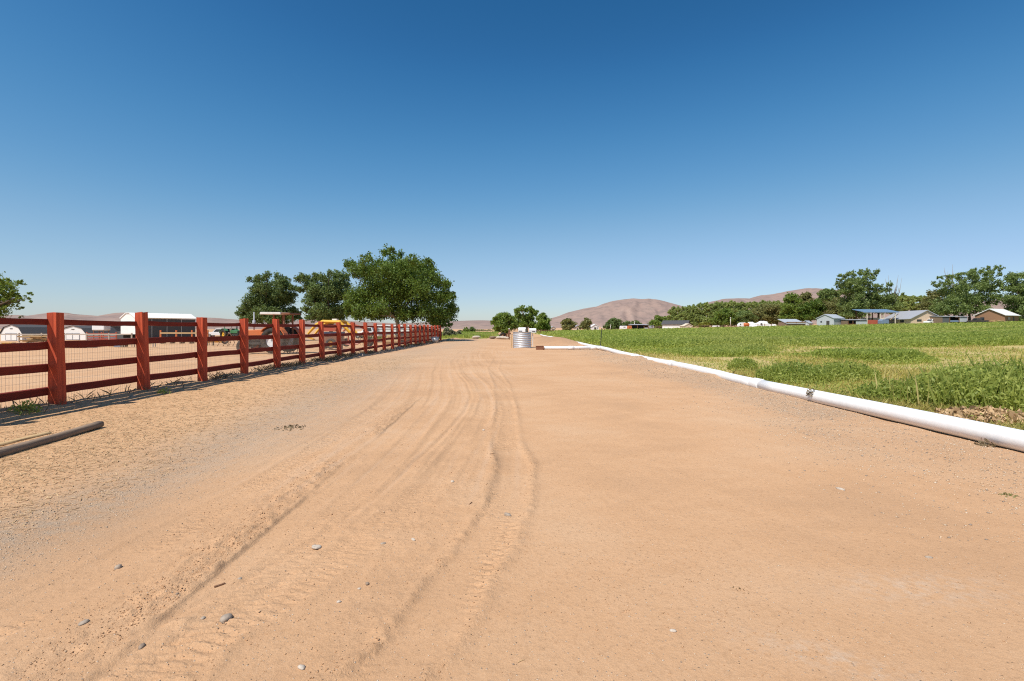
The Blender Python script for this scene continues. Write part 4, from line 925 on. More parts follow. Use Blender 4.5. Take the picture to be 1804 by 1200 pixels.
tractor('orange tractor with white canopy and grey exhaust stack behind the fourth to sixth red posts', 477, 28.0, R(-6), 'orange', .97, True)
tractor('green tractor far behind the orange one between third and fourth red posts', 409, 74, R(150), 'green', 1.05, False)
harrow('black disc implement hitched behind the orange tractor', 511, 27.3, 1.1, .55, 3, 'black')
# yellow loader frame with red hopper
x, y, z = at(584, 33); t_ = thing('yellow_loader', 'yellow loader frame with bent arms and red hopper standing behind the fence', 'loader', (x, y, z), R(-4))
arm = [(-1.32, .95), (-.80, 1.52), (-.35, 1.74), (.75, 1.70), (1.18, 1.30), (1.52, .92)]
for sy in (-.5, .5):
    part('arm', MB().tube([(a, sy, b) for a, b in arm], [.07, .10, .11, .11, .10, .07], 4), M['yellow'], t_)
part('cross_beam', MB().box((.15, 0, 1.76), (1.3, .9, .12)), M['yellow'], t_, False, .01)
part('hopper', MB().prism([(-.45, 1.12), (.45, 1.12), (.55, 1.55), (-.55, 1.55)], 'y', -.45, .45), M['redpaint'], t_)
part('chassis', MB().box((0, 0, 1.02), (1.5, .7, .14)), M['steelblue'], t_); part('body_panel', MB().box((0, .05, .65), (1.3, .75, .6)), M['rust'], t_, False, .02)
part('support', MB().box((-.55, 0, .2), (.3, .6, .42)).box((.55, 0, .2), (.2, .5, .42)), M['rust'], t_)
for sy in (-.45, .45): wheel(t_, (.15, sy, .33), .33, .16, None, 'y', 'yellow')
part('lift_arm', MB().box((-1.25, -.2, .66), (.5, .06, .1), (0, .35, 0)), M['yellow'], t_); part('light', MB().box((.25, 0, 1.87), (.3, .3, .1)), M['canvas'], t_)
# red rake
x, y, z = at(628, 36); t_ = thing('hay_rake', 'faded red hay rake with arched frame right of the yellow loader', 'implement', (x, y, z), .1)
part('arch', MB().tube([(-.9, 0, 1.1), (-.6, 0, 1.42), (-.1, 0, 1.52), (.4, 0, 1.36), (.9, 0, .95)], [.06, .08, .09, .08, .06], 6), M['redpaint'], t_)
part('drawbar', MB().tube([(-1.25, -.1, .55), (-.95, -.1, .28), (-.5, -.1, .16), (.1, -.1, .2), (.6, -.1, .5)], .05, 8), M['pinkbeam'], t_, True)
part('frame', MB().box((0, .2, .85), (2.0, .08, .10)).box((-.6, .2, .6), (.08, .08, .6)).box((.7, .2, .6), (.08, .08, .6)), M['redpaint'], t_)
mb = MB()
for k in range(12): mb.tube([(-.9 + .16 * k, .25, .85), (-.9 + .16 * k, .4, .45), (-.9 + .16 * k, .2, .12)], .012, 4)
part('tines', mb, M['rust'], t_); part('hitch_arm', MB().tube([(-.85, 0, 1.2), (-.35, 0, 1.75), (-.25, 0, 1.72), (-.75, 0, 1.15)], .03, 6), M['rust'], t_)
for sx in (-.8, .8): wheel(t_, (sx, .5, .3), .3, .12, None, 'y', 'rust')
# white trailers under the sycamore
def trailer(label, px0, px1, pyt, pyb, D, nose, mat, nm):
    x, y, z = at((px0 + px1) / 2, D); k = mpx(D); w_ = (px1 - px0) * k; zt = zpx(pyt, D) - z; zb = zpx(pyb, D) - z
    t = thing(nm, label, 'trailer', (x, y, z), 0)
    part('body', MB().prism([(-w_ / 2 - nose, zb + (zt - zb) * .1), (w_ / 2, zb), (w_ / 2, zt), (-w_ / 2, zt), (-w_ / 2 - nose * .3, zb + (zt - zb) * .5)], 'y', -1, 1), M[mat], t, False, .05)
    part('trim', MB().box((0, -1.01, (zt + zb) / 2), (w_ * .98, .02, (zt - zb) * .12)), M['greyroof'], t)
    part('window', MB().box((w_ * .22, -1.01, zb + (zt - zb) * .72), (w_ * .18, .025, (zt - zb) * .26)), M['glass'], t)
    for sx in (-.05, .12): wheel(t, (w_ * sx, -.85, .36), .36, .2, None)
    part('hitch', MB().box((-w_ / 2 - nose - .3, 0, .5), (1.2, .1, .1)), M['dark'], t)
trailer('long white enclosed trailer parked beyond the fence under the big tree', 664, 724, 573.5, 586, 66, .2, 'whitemetal', 'enclosed_trailer')
trailer('low white trailer with pointed nose in front of the long enclosed one', 672, 722, 586.5, 593, 58, .7, 'white', 'pointed_trailer')
pickup('dark red pickup half hidden behind the fence right of the white trailers', 742, 60, R(180), .9, 'rust')
pickup('white pickup just left of the long enclosed trailer', 652, 72, R(175), .9)
# firewood and clutter under the sycamore
heap('board_stack', 'stack of brown boards behind the fence below the big tree', 'lumber', 728, 47, stick_pile(30, 2.6, .8, 1.2, .16, 8), 'brownwood', .4)
heap('board_stack', 'dark timber heap behind the last red posts', 'lumber', 757, 51, stick_pile(34, 2.0, 1.2, 1.4, .18, 9), 'greywood', .2)
heap('sawn_rounds', 'pile of tan log rounds behind the fence left of the trailers end', 'logs', 688, 39, MB().tube([(-.5, 0, .25), (.1, 0, .25)], .25, 12).tube([(.2, .1, .22), (.7, .1, .22)], .22, 12).tube([(-.2, .2, .6), (.4, .2, .6)], .2, 12), 'palewood', .5)
x, y, z = at(757, 44.5); t_ = thing('metal_tub', 'dented grey metal tub on the lane side of the fence near its far end', 'tub', (-6.62, 44.0, float(gz(-6.6)) + .01), 0)
part('tub_body', MB().tube([(0, 0, 0), (0, 0, .02), (0, 0, .50)], [.22, .26, .33], 20), M['steel'], t_, True); o = part('tub_rim', MB().ring((0, 0, 0), 'y', .35, .32, .04, 24), M['steelblue'], t_, True); o.rotation_euler = (R(90), 0, 0); o.location = (0, 0, .50)
for k, (yy_, r, lab) in enumerate(((9.1, .05, 'small dirt clod at the foot of the fence between first and second posts'), (22.9, .16, 'brown stone below the fence at the ninth red post'), (30.6, .2, 'broad grey stone below the fence far along'), (34.3, .16, 'dark stone at the fence foot near the far end'))):
    o = tag(link('stone', rock_mesh('stone', r, 60 + k, (1.4, 1, .7)), M['stone_grey']), lab, 'stone'); o.location = (-6.75, yy_, .03)

# ------------------------------------------------------------------ farm buildings beyond the hay field
def gable(nm, label, px, D, w_, d_, e, h, rz, wall, roof, over=.3, cat='building', trims=()):
    x, y, z = at(px, D); t = thing(nm, label, cat, (x, y, z), rz)
    part('wall', MB().prism([(-w_ / 2, -.3), (w_ / 2, -.3), (w_ / 2, e), (0, h), (-w_ / 2, e)], 'y', -d_ / 2, d_ / 2), M[wall], t)
    s = (h - e) / (w_ / 2); o = over
    prof = [(-w_ / 2 - o, e - s * o + .06), (0, h + .06), (w_ / 2 + o, e - s * o + .06), (w_ / 2 + o, e - s * o + .22), (0, h + .24), (-w_ / 2 - o, e - s * o + .22)]
    part('roof', MB().prism(prof, 'y', -d_ / 2 - o, d_ / 2 + o), M[roof], t)
    for (kind, xx, yy_, zz, a, b, face, mt) in trims:
        p_ = (xx, -d_ / 2 - .03, zz) if face == 'f' else (xx, yy_, zz); dd = (a, .06, b) if face == 'f' else (.06, a, b)
        if face == 'r': p_ = (w_ / 2 + .03, yy_, zz)
        if face == 'l': p_ = (-w_ / 2 - .03, yy_, zz)
        f = part(kind, MB().box(p_, dd), M[mt], t)
    return t
gable('grey_barn', 'pale grey gabled barn standing at the field edge left of the blue roof', 1463, 178, 5.6, 7.0, 2.6, 3.9, R(-58), 'greywall', 'silver', .25, 'barn',
      (('door', .9, 0, .9, 1.0, 1.8, 'f', 'dark'), ('window', -1.3, 0, 1.5, .5, .5, 'f', 'glass')))
# blue roofed pole barn
x, y, z = at(1541, 178); t_ = thing('pole_barn', 'open pole barn with blue metal roof on tall posts', 'barn', (x, y, z), R(-2))
part('roof', MB().prism([(-3.4, 4.45), (3.0, 5.55), (3.0, 5.68), (-3.4, 4.58)], 'x', -5.9, 5.9), M['blueroof'], t_)
part('fascia', MB().box((0, -3.42, 4.42), (11.8, .06, .25)), M['steelblue'], t_)
for sx in (-4.6, -.2, 1.0, 4.8):
    part('post', MB().box((sx, -3.1, 2.1), (.22, .22, 4.6)), M['cream'], t_); part('post', MB().box((sx, 2.7, 2.6), (.22, .22, 5.6)), M['brownwood'], t_)
part('side_panel', MB().box((-2.4, -2.9, .85), (4.2, .1, 1.9)), M['redpaint'], t_); part('side_panel', MB().box((.5, -2.9, 1.2), (.9, .1, 2.5)), M['cream'], t_)
part('brace', MB().box((4.9, -2.5, 2.9), (.15, .15, 3.6), (0, .95, 0)), M['palewood'], t_); part('back_wall', MB().box((.5, 2.9, 1.3), (7, .1, 2.7)), M['cream'], t_)
x, y, z = at(1556, 174); t_ = thing('stock_trailer', 'dark grey stock trailer parked under the right end of the blue roof', 'trailer', (x, y, z), .1)
part('body', MB().prism([(-1.3, .5), (1.3, .5), (1.3, 1.9), (-.8, 2.0), (-1.3, 1.5)], 'y', -.9, .9), M['steelblue'], t_, False, .05)
for sx in (-.3, .4): wheel(t_, (sx, -.8, .36), .36, .2, None)
# lean-to
def leanto(nm, label, px0, px1, pyt, D, d_, slope, roof, panels, posts, rz=0, cat='shed'):
    x, y, z = at((px0 + px1) / 2, D); k = mpx(D); w_ = (px1 - px0) * k; h = zpx(pyt, D) - z; t = thing(nm, label, cat, (x, y, z), rz)
    part('roof', MB().prism([(-d_ / 2 - .3, h - slope * d_ / 2), (d_ / 2 + .2, h + slope * d_ / 2), (d_ / 2 + .2, h + slope * d_ / 2 - .14), (-d_ / 2 - .3, h - slope * d_ / 2 - .14)], 'x', -w_ / 2 - .2, w_ / 2 + .2), M[roof], t)
    part('back_wall', MB().box((0, d_ / 2, h / 2 - .15), (w_, .1, h)), M['graphite'], t)
    for s in (-1, 1): part('end_wall', MB().box((s * w_ / 2, 0, h / 2 - .2), (.1, d_, h - .25)), M['greywood'], t)
    for f0, f1, zt, mt in panels: part('front_panel', MB().box((w_ * ((f0 + f1) / 2 - .5), -d_ / 2, h * zt / 2 - .1), (w_ * (f1 - f0), .1, h * zt)), M[mt], t)
    for f in posts: part('post', MB().box((w_ * (f - .5), -d_ / 2 - .08, h / 2 - .2), (.18, .16, h - .15)), M['brownwood'], t)
    return t
leanto('lean_to_shed', 'low lean-to with grey front panel directly left of the blue pole barn', 1488, 1521, 563, 174, 3.5, .06, 'greyroof', ((.42, 1, .82, 'greywall'), (0, .42, .35, 'rust')), (0, .25))
gable('farmhouse', 'long low tan house with grey roof right of the blue pole barn', 1606, 176, 9.5, 15, 1.9, 4.5, R(-7), 'tan', 'greyroof', .5, 'house',
      (('window', -2.2, 0, 1.3, 1.4, .7, 'f', 'glass'), ('door', 1.2, 0, .95, .9, 1.9, 'f', 'white'), ('window', 3.3, 0, 1.3, .8, .7, 'f', 'glass'), ('window', 0, -3, 1.1, 2.0, .8, 'l', 'glass')))
leanto('loafing_shed', 'long low grey shed with dark open middle under the twin-trunk tree', 1649, 1692, 557, 166, 5, .05, 'greyroof', ((0, .28, .86, 'graphite'), (.28, .66, .5, 'steelblue'), (.66, 1, .86, 'greywall'), (.30, .98, .3, 'greywall')), (.28, .66))
heap('board_fence', 'dark brown board screen right of the low grey shed', 'fence', 1698, 166, MB().box((0, 0, 1.1), (1.5, .12, 2.2)).box((-.8, 0, 1.1), (.14, .2, 2.3)).box((.8, 0, 1.1), (.14, .2, 2.3)), 'brownwood')
gable('brick_house', 'brick and wood house with white metal roof near the right edge', 1756, 162, 7.2, 10, 2.4, 4.3, R(-62), 'brick', 'whitemetal', .4, 'house',
      (('window', 0, -2.2, 1.4, 1.6, .8, 'r', 'glass'), ('door', 0, 1.2, 1.0, .9, 2.0, 'r', 'dark'), ('window', -1.8, 0, 1.4, 1, .9, 'f', 'glass')))
x, y, z = at(1742, 157); heap('woodpile', 'stack of orange-brown firewood in front of the white-roofed house', 'firewood', 1757, 153, stick_pile(44, 3.6, .9, 1.2, .24, 12), 'palewood', .1)
pickup('white pickup nosing out between the tan house and the low grey shed', 1641, 168, R(200), 1.0)
pickup('dark pickup beside the firewood of the white-roofed house', 1722, 160, R(100), 1.0, 'dark')
leanto('low_grey_shed', 'low shed with sloping light grey roof left of the grey barn', 1379, 1410, 566, 185, 6, .28, 'silver', ((0, 1, .92, 'greywood'),), (0, .5, 1))
gable('small_grey_shed', 'small pale grey gabled shed between the sloping-roof shed and the barn', 1422, 186, 2.4, 3.0, 1.1, 1.9, R(-50), 'greywall', 'silver', .2, 'shed', (('door', 0, 0, .5, .6, 1.0, 'f', 'white'),))
# tarped stack
x, y, z = at(1342, 192); me_t = None
V_, F_, X_, Y_ = grid(np.linspace(-5.4, 5.4, 60), np.linspace(-2.2, 2.2, 24), lambda X, Y: np.clip((1.9 + .5 * np.cos(X * 1.1 - .4) + .35 * fbm(X * 1.3, Y * 1.3, 3)) * sstep(5.4, 4.2, np.abs(X)) * sstep(2.2, 1.5, np.abs(Y)), 0, 9) * (.75 + .25 * (X < 1.5)))
t_ = thing('tarped_stack', 'long stack covered by a rumpled white tarp in front of the poplars', 'tarp', (x, y, z - .1)); link('tarp', npmesh('tarp', V_, F_, True), M['canvas'], t_)
part('dark_opening', MB().box((-1.1, -2.0, 1.35), (.6, .3, .5)), M['dark'], t_)
x, y, z = at(1307, 188); t_ = thing('box_truck', 'small white box truck parked left of the white tarp stack', 'truck', (x, y, z), R(5))
part('cargo_box', MB().box((.15, 0, 1.15), (1.5, 1.6, 1.5)), M['whitemetal'], t_, False, .08); part('cab', MB().prism([(-1.5, .45), (-.65, .45), (-.65, 1.6), (-1.0, 1.65), (-1.45, 1.05)], 'y', -.75, .75), M['whitemetal'], t_, False, .05)
part('window', MB().prism([(-1.35, 1.08), (-.75, 1.08), (-.75, 1.5), (-1.0, 1.52)], 'y', -.78, -.765), M['glass'], t_)
for sx in (-1.0, .6): wheel(t_, (sx, -.7, .36), .36, .2, None)
x, y, z = at(1315, 187); t_ = thing('orange_tank', 'orange tank on a stand between the white truck and the tarp stack', 'tank', (x, y, z))
part('tank_body', MB().tube([(-.9, 0, 1.1), (-.8, 0, 1.1), (.8, 0, 1.1), (.9, 0, 1.1)], [.45, .6, .6, .45], 16), M['orange'], t_, True)
for sx in (-.6, .6): part('leg', MB().box((sx, 0, .3), (.15, .8, .6)), M['rust'], t_)
gable('white_house', 'white house with dark grey roof in front of the poplars, far side of the field', 1191, 195, 6.0, 9.0, 1.7, 3.0, R(62), 'white', 'darkroof', .4, 'house',
      (('window', 0, -2.6, 1.0, 1.6, .7, 'r', 'glass'), ('window', 0, 2.4, 1.0, 1.4, .7, 'r', 'glass'), ('door', 0, .2, .9, .9, 1.7, 'r', 'cream')))
M['slate'] = paint('slate_grey_roof', (.17, .18, .20), .7, .15, 2)
gable('tan_shed', 'small cream shed at the right end of the white house', 1209, 190, 3.2, 3.0, 1.0, 1.75, R(10), 'cream', 'cream', .2, 'shed', (('door', 0, 0, .5, .8, 1.0, 'f', 'tan'),))
leanto('open_shed', 'open flat-roofed shed with dark inside left of the white house', 1110, 1139, 571.5, 205, 5, .05, 'greyroof', ((.75, 1, .4, 'greywall'),), (0, .35, .75, 1))
def caravan(nm, label, px, D, w_, h, mat, rz=0):
    x, y, z = at(px, D); t = thing(nm, label, 'trailer', (x, y, z), rz)
    part('body', MB().prism([(-w_ / 2, .35), (w_ / 2, .35), (w_ / 2, h * .95), (w_ * .42, h), (-w_ * .4, h), (-w_ / 2, h * .7)], 'y', -1, 1), M[mat], t, False, .06)
    part('window', MB().box((.1 * w_, -1.0, h * .68), (w_ * .3, .04, h * .2)), M['glass'], t)
    for sx in (-.12, .12): wheel(t, (w_ * sx, -.85, .34), .34, .2, None)
caravan('caravan', 'white caravan standing left of the open flat-roofed shed', 1098, 200, 2.6, 1.55, 'whitemetal'); caravan('caravan', 'rust-red livestock box beside the white caravan', 1108, 200, 1.7, 1.5, 'orange')
caravan('caravan', 'grey trailer at the right end of the open flat-roofed shed', 1146, 205, 2.4, 1.4, 'greyroof')
caravan('van', 'low white van by the far wire fence behind the yellow bush', 1261, 205, 2.2, .95, 'whitemetal')
for lab, px, D, w_, h, mt in (('tiny cream shed right of the dark tree clump', 973, 220, 2.2, 1.8, 'cream'), ('tiny cream house between the two olive trees', 1016, 215, 2.4, 2.0, 'cream'), ('small white open pavilion right of the slim green tree', 1047, 220, 3.2, 2.4, 'white')):
    gable('cottage', lab, px, D, w_, 2.6, h * .6, h, R(8), mt, 'greyroof' if mt == 'cream' else 'whitemetal', .25, 'shed', (('door', 0, 0, h * .25, w_ * .28, h * .5, 'f', 'dark'), ('window', w_ * .32, 0, h * .38, w_ * .16, h * .16, 'f', 'glass')))
for px, D, top, lab in ((1287, 226, 559, 'short pale utility pole before the poplars'), (1118, 230, 566, 'thin pale pole by the open shed roof'), (1075.5, 226, 572, 'short white pole under the dark round tree')):
    x, y, z = at(px, D); h = zpx(top, D) - z; t = thing('utility_pole', lab, 'pole', (x, y, z)); part('pole', MB().tube([(0, 0, -.2), (0, 0, h)], .13, 8), M['offwhite'], t, True); part('crossarm', MB().box((0, -.15, h * .92), (1.0, .1, .12)), M['greywood'], t)
x0, y, z = at(1150, 196); x1 = at(1545, 184)[0]; t_ = thing('far_fence', 'low wooden post fence along the far edge of the hay field', 'fence', (x0, y, 0), 0)
n = 34; pts = []
for k in range(n):
    X_ = (x1 - x0) * k / (n - 1); Y_ = -12 * k / (n - 1); Z_ = float(gz(x0 + X_)); pts.append((X_, Y_, Z_)); part('post', MB().box((X_, Y_, Z_ + .55), (.16, .16, 1.5)), M['brownwood'], t_)
for dz in (.5, 1.0): part('rail', MB().tube([(a, b - .1, c + dz) for a, b, c in pts], .045, 5), M['greywood'], t_)
# brown fence along the foot of the trees behind the mailboxes
panel_fence('long low brown rail fence behind the mailboxes', 944, 975, 120, .9, 5, (.5, .95), 'brownwood', 'brownwood')

# ------------------------------------------------------------------ vegetation of the field
rng = np.random.default_rng(4)
def scatter_field(n, d0, d1, xmin=5.75):
    """denser near the lens, thinning with distance"""
    u = rng.random(n); inv = 1 / d0 + u * (1 / d1 - 1 / d0); D = 1 / inv
    px = rng.uniform(900, 1860, n); X = (px - CX) / FPX * D
    k = X > xmin; return X[k], D[k]
# tall green hay
X, D = scatter_field(470000, 13, 185, 5.9)
g = field_green(X, D); keep = rng.random(len(X)) < g * (.45 + .9 * vnoise(X * .35, D * .35, 3)); X, D = X[keep], D[keep]
Z = gz(X); n = len(X); h = np.minimum(.30 + .28 * vnoise(X * .12, D * .12, 6), .6) * (.25 + .75 * sstep(.1, .9, g[keep])); z = Z + h * rng.uniform(.25, 1, n)
V, F = cards(np.stack([X, D, z], 1), np.minimum(.045 + .0026 * D, .5) * rng.uniform(.6, 1.4, n), rng, None, .25, .5)
m = n // 2; V2, F2 = blades(np.stack([X[:m], D[:m], Z[:m]], 1), h[:m] * rng.uniform(.8, 1.25, m), .012 + .0012 * D[:m], rng, .5); F = np.concatenate([F, F2 + len(V)]); V = np.concatenate([V, V2])
tag(link('hay_crop', npmesh('hay_crop', V, F), M['alfalfa']), 'green hay crop covering the field', 'hay', None, 'stuff')
# dry and yellow-green grass along the pipe
X, D = scatter_field(190000, 4.6, 32, 5.35)
m = (1 - field_green(X, D) * .8) * (.05 + .95 * sstep(.38, .56, vnoise(X * .7, D * .35, 9))) ; keep = rng.random(len(X)) < m; X, D = X[keep], D[keep]
H = (.05 + .13 * rng.random(len(X)) ** 1.6) * (.5 + vnoise(X * .6, D * .6, 12)); Pz = gz(X) - .02 
V, F = blades(np.stack([X, D, Pz], 1), H, .006 + .0011 * D, rng, .9)
tag(link('dry_grass', npmesh('dry_grass', V, F), M['drygrass']), 'dry yellow grass between the pipe and the hay', 'grass', None, 'stuff')
X, D = scatter_field(120000, 4.6, 30, 5.45)
m = (1 - field_green(X, D) * .5) * (sstep(.50, .66, vnoise(X * .45, D * .30, 33)) + .04) * .75; keep = rng.random(len(X)) < m; X, D = X[keep], D[keep]
n = len(X); H = .10 + .20 * rng.random(n)
V, F = cards(np.stack([X, D, gz(X) + H * rng.uniform(.1, 1, n)], 1), (.022 + .0022 * D) * rng.uniform(.6, 1.4, n), rng, None, .3, .4)
tag(link('weed_cover', npmesh('weed_cover', V, F), M['weed']), 'low green weeds among the dry grass', 'weeds', None, 'stuff')
# dry brush added at the fence foot to darken its shadow band
n = 9000; X = -7.02 + rng.normal(size=n) * .13; D = rng.uniform(5.5, 50, n); k = rng.random(n) < .15 + sstep(.45, .65, vnoise(X * 0, D * .9, 44)); X, D = X[k], D[k]; n = len(X)
V, F = blades(np.stack([X, D, lane_at_np(X, D) - .01], 1), rng.uniform(.03, .17, n), rng.uniform(.006, .014, n) * (1 + .03 * D), rng, 1.6)
tag(link('shade_brush', npmesh('shade_brush', V, F), M['leaf_dry']), 'dry brush added along the foot of the red fence to deepen its shadow', 'brush', None, 'stuff')
# clumps one can tell apart
for nm, lab, x, y, h, r, n, sd, mt in (
    ('weed_clump', 'large dense green weed clump at the right edge beside the white pipe', 7.05, 7.95, .66, .85, 5200, 11, 'weed'),
    ('weed_clump', 'tall dark weed clump behind the right-edge one, cut by the photo border', 8.2, 8.5, .72, .75, 3600, 12, 'weed'),
    ('weed_clump', 'loose weed clump with seed stalks left of the right-edge clump', 6.35, 8.45, .44, .6, 2200, 13, 'weed'),
    ('weed_clump', 'dense green weed mound in mid-field right of the pipe coupling', 6.55, 11.9, .50, .8, 3200, 14, 'weed'),
    ('weed_clump', 'wide green weed mound joining the mid-field one on its right', 7.9, 12.2, .46, .75, 2600, 15, 'weed'),
    ('weed_clump', 'small round green weed tuft left of the mid-field mounds', 6.85, 15.2, .42, .42, 1400, 16, 'weed'),
    ('weed_clump', 'small weed tuft at the hay edge above the round tuft', 10.7, 22.5, .45, .6, 1100, 17, 'weed'),
    ('weed_clump', 'tiny dark weed tuft in the dry patch near the right edge', 10.6, 12.2, .26, .28, 500, 18, 'weed'),
    ('straw_heap', 'heap of dry straw at the foot of the right-edge weed clump', 6.3, 6.75, .20, .6, 1500, 19, 'straw')):
    o = weed(nm, lab, x, y, h, r, n, .075 if 'weed' in nm else .11, sd, M[mt])
    o['category'] = 'weed' if 'weed' in nm else 'straw'
seed_stalks = []
P = np.stack([rng.uniform(5.9, 7.0, 60), rng.uniform(7.6, 8.6, 60), np.full(60, 0.)], 1)
V, F = blades(P, rng.uniform(.35, .62, 60), np.full(60, .022), rng, .25)
tag(link('seed_stalks', npmesh('seed_stalks', V, F), M['drygrass']), 'pale seed stalks standing in the weeds by the pipe', 'stalks', None, 'stuff')
# grass of the far strip
n = 9000; X = rng.uniform(-18, -2.5, n); D = rng.uniform(63, 96, n)
V, F = blades(np.stack([X, D, gz(X) + .10 + .01 * (D - 62)], 1), rng.uniform(.15, .4, n), np.full(n, .14), rng)
tag(link('strip_grass', npmesh('strip_grass', V, F), M['alfalfa']), 'fresh grass of the far green strip', 'grass', None, 'stuff')

# ------------------------------------------------------------------ gravel, straw, stones, twigs on the lane
def pebbles(X, D, S, rng):
    n = len(X); oc = np.array([(1, 0, 0), (0, 1, 0), (-1, 0, 0), (0, -1, 0), (0, 0, 1), (0, 0, -1)], float)
    V = oc[None] * S[:, None, None] * rng.uniform(.55, 1.15, (n, 6, 1)) * np.array((1, 1, .65)); a = rng.uniform(0, 6.28, n); ca, sa = np.cos(a)[:, None], np.sin(a)[:, None]
    Vx = V[..., 0] * ca - V[..., 1] * sa * 1.2; Vy = V[..., 0] * sa + V[..., 1] * ca
    z = lane_at_np(X, D) + S * .15
    V = np.stack([Vx + X[:, None], Vy + D[:, None], V[..., 2] + z[:, None]], -1).reshape(-1, 3)
    f = np.array([(0, 1, 4), (1, 2, 4), (2, 3, 4), (3, 0, 4), (1, 0, 5), (2, 1, 5), (3, 2, 5), (0, 3, 5)])
    return V, (f[None] + 6 * np.arange(n)[:, None, None]).reshape(-1, 3)
def lane_scatter(n, d0, d1, x0, x1):
    u = rng.random(n); D = 1 / (1 / d0 + u * (1 / d1 - 1 / d0)); X = rng.uniform(x0, x1, n); return X, D
X1, D1 = lane_scatter(70000, 3.0, 40, 2.4, 5.6); lane_z(X1, D1); k = rng.random(len(X1)) < 1.0 * lane_attr['gravel'] ** 1.2 + .03; X1, D1 = X1[k], D1[k]
X2, D2 = lane_scatter(42000, 2.2, 24, -6.0, -1.6); lane_z(X2, D2); k = rng.random(len(X2)) < lane_attr['gravel'] ** 1.5 * .8 * sstep(-6.2, -4, X2); X2, D2 = X2[k], D2[k]
S1 = rng.uniform(.003, .0085, len(X1)) * rng.uniform(.7, 1.3, len(X1)) * (1 + .06 * D1); S2 = rng.uniform(.0025, .006, len(X2)) * (1 + .06 * D2)
X3, D3 = lane_scatter(15000, 1.6, 20, -6, 5); S3 = rng.uniform(.0010, .0042, len(X3)) * rng.uniform(.6, 1.2, len(X3)) * (1 + .05 * D3)
V, F = pebbles(np.concatenate([X1, X2, X3]), np.concatenate([D1, D2, D3]), np.concatenate([S1, S2, S3]), rng)
tag(link('gravel', npmesh('gravel', V, F), M['gravel']), 'loose gravel and grit on the lane', 'gravel', None, 'stuff')
n = 7000; D = 1 / (1 / 1.7 + rng.random(n) * (1 / 12 - 1 / 1.7)); c1_, c2_, c3_, c4_, c5_ = lane_tracks(np.zeros(n), D); w_ = rng.random(n)
X = np.where(w_ < .55, c1_ - .05 - np.abs(rng.normal(size=n)) * .16, np.where(w_ < .7, c3_ + .2 * np.sign(rng.normal(size=n)) + rng.normal(size=n) * .06, np.where(w_ < .82, c2_ + .2 + rng.normal(size=n) * .05, rng.uniform(-2, -.2, n))))
Xb = rng.uniform(-5, 4.8, 30000); Db = 1 / (1 / 1.65 + rng.random(30000) * (1 / 24 - 1 / 1.65)); kb = rng.random(30000) < .22 + .78 * sstep(.45, .7, vnoise(Xb * 1.3, Db * .8, 67)); X = np.concatenate([X, Xb[kb]]); D = np.concatenate([D, Db[kb]]); n = len(X)
k = rng.random(n) < .3 + .7 * sstep(.35, .65, vnoise(X * 4, D * 2.2, 66)); X, D = X[k], D[k]; n = len(X)
V, F = pebbles(X, D, rng.uniform(.0012, .0032, n) * rng.uniform(.5, 2.0, n) * (1 + .06 * D), rng)
tag(link('dirt_clods', npmesh('dirt_clods', V, F), M['dirt']), 'crumbled dirt clods on the lane and along the wheel ruts', 'dirt clods', None, 'stuff')
X, D = lane_scatter(105000, 1.2, 24, -7.0, -2.9); lane_z(X, D); k = rng.random(len(X)) < lane_attr['straw'] * .9; X, D = X[k], D[k]; n = len(X)
a = rng.uniform(0, 6.28, n); l_ = rng.uniform(.004, .026, n) * (1 + .11 * D); wd = rng.uniform(.0010, .0022, n) * (1 + .16 * D); z = lane_at_np(X, D) + .006
dx = np.stack([np.cos(a), np.sin(a), rng.uniform(-.12, .2, n)], 1) * l_[:, None]; dw = np.stack([-np.sin(a), np.cos(a), np.zeros(n)], 1) * wd[:, None]; P = np.stack([X, D, z], 1)
V = np.stack([P - dx - dw, P + dx - dw, P + dx + dw, P - dx + dw], 1).reshape(-1, 3)
tag(link('straw_litter', npmesh('straw_litter', V, np.arange(n * 4).reshape(n, 4)), M['straw']), 'straw litter strewn along the fence side of the lane', 'straw', None, 'stuff')
def ground_px(px, py):
    D = FPX * CAMH / (py - HY); return (px - CX) / FPX * D, D
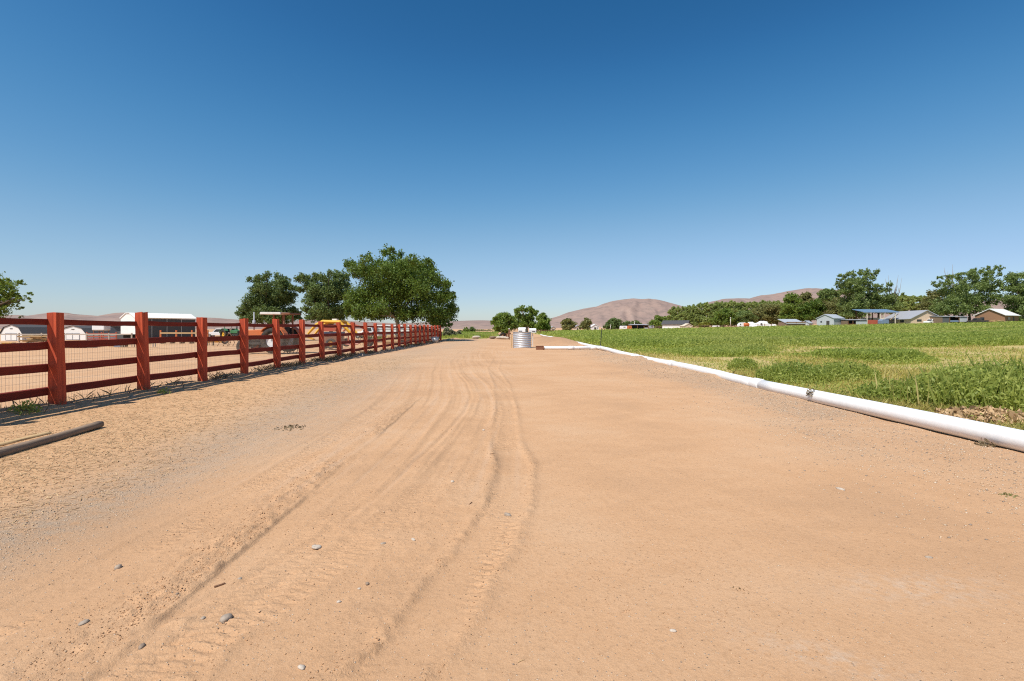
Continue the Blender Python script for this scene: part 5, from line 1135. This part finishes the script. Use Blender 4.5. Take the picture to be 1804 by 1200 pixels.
for px, py, rpx, mt, sq, lab in (
    (208, 1001, 6, 'stone_grey', (1, 1, .8), 'grey round stone on the left rut bank, farthest left stone'), (398, 1088, 10, 'stone_grey', (1.3, .9, .6), 'largest grey stone in the foreground left of the middle'),
    (557, 964, 7.5, 'stone_pale', (1.3, 1, .4), 'flat pale stone between the wheel ruts'), (148, 1101, 7, 'stone_grey', (1.2, 1, .4), 'half-buried flat grey stone on the lower left'), (358, 1087, 4.5, 'stone_grey', (1.2, 1, .5), 'small grey stone just left of the largest grey stone'),
    (250, 1140, 6.5, 'stone_dark', (1.4, .7, .6), 'dark oblong stone near the bottom left'), (312, 1051, 3, 'stone_dark', (1, 1, .7), 'small dark pebble above the largest grey stone'), (422, 1020, 4, 'stone_grey', (1.3, 1, .4), 'flat grey pebble right of the wood chip'),
    (597, 1060, 4, 'stone_pale', (1, 1, .6), 'pale pebble left of the small square brown stone'), (647, 1030, 4, 'stone_dark', (1, .8, .8), 'small square brown stone in the foreground'), (633, 1037, 3, 'stone_pale', (1, 1, .5), 'white chip beside the small square brown stone'),
    (531, 1176, 6.5, 'stone_pale', (.8, 1.3, .5), 'cream stone at the bottom edge left of the middle'), (797, 849, 3.2, 'stone_pale', (1, 1, .7), 'white stone between the curved rut and the tread track'), (894, 906, 5.5, 'stone_grey', (1.5, .8, .6), 'grey flat stone on the tread track'),
    (728, 950, 5, 'stone_pale', (1.6, .6, .4), 'long white shell-like chip right of the pale weed'), (675, 958, 4, 'stone_grey', (1.3, 1, .4), 'grey flat pebble above the small green sprout'), (1186, 1111, 4.5, 'stone_pale', (1.3, 1, .6), 'white stone on the smooth sand at the lower right of the middle'),
    (1637, 982, 4.5, 'stone_grey', (1.4, .9, .5), 'small grey stone above the pale patch on the right'), (1480, 862, 5, 'stone_pale', (1.8, .7, .4), 'long white chip on the right-hand sand'), (852, 758, 2.5, 'stone_pale', (1, 1, .7), 'tiny white stone by the outer curved rut')):
    x, y = ground_px(px, py); r = rpx * mpx(y); o = tag(link('stone', rock_mesh('stone', r, int(px * 3 + py), sq), M[mt]), lab, 'stone', 'stones lying on the lane'); o.location = (x, y, lane_at(x, y) + r * sq[2] * .25); o.rotation_euler = (0, 0, rnd.uniform(0, 3))
def chip(nm, lab, px, py, lpx, w_, ang, mt, cat):
    x, y = ground_px(px, py); l_ = lpx * mpx(y); o = tag(link(nm, log_mb(l_, l_ * w_, l_ * w_ * .6, int(px)).mesh(nm, True), M[mt]), lab, cat); o.location = (x, y, lane_at(x, y) + l_ * w_ * .35); o.rotation_euler = (0, 0, ang)
chip('wood_chip', 'dark brown wood chip in the left rut', 387, 1033, 17, .26, .75, 'brownwood', 'wood chip'); chip('twig', 'thin brown twig standing out right of the curved rut', 829, 887, 15, .09, 1.25, 'brownwood', 'twig')
chip('twig', 'pale curved twig near the bottom in the middle', 918, 1163, 14, .12, .6, 'palewood', 'twig'); chip('twig', 'pale twig lying on the smooth sand at the lower right', 1367, 1114, 17, .09, -.6, 'palewood', 'twig'); chip('twig', 'short dark twig beside the upper curved rut', 867, 800, 9, .12, .4, 'brownwood', 'twig')
for lab, px, py, h, r, n, lf, mt, sd in (('grey-green flat weed on the lane between the ruts', 657, 934, .012, .05, 90, .025, 'leaf_olive', 31), ('bright green sprout below the flat grey weed', 679, 974, .022, .022, 40, .018, 'weed', 32), ('dry brown sprig right of the green sprout', 704, 992, .018, .02, 24, .018, 'leaf_dry', 33),
    ('tiny olive sprig below the brown sprig', 714, 1012, .012, .02, 20, .014, 'leaf_olive', 34), ('dry brown weed lying on the sand right of the middle', 1303, 1040, .022, .045, 60, .030, 'leaf_dry', 35), ('olive tuft on the gravel near the right edge', 1780, 875, .03, .07, 90, .030, 'leaf_olive', 36),
    ('yellow-green tuft on the grey gravel strip at left', 195, 897, .02, .03, 40, .022, 'leaf_olive', 37), ('dry tuft on the grey gravel strip, right of the yellow-green one', 510, 755, .05, .2, 90, .05, 'leaf_dry', 38), ('tiny green sprig on the right-hand sand', 1143, 900, .01, .02, 14, .016, 'weed', 39)):
    x, y = ground_px(px, py); weed('sprig', lab, x, y, h, r, n, lf, sd, M[mt])
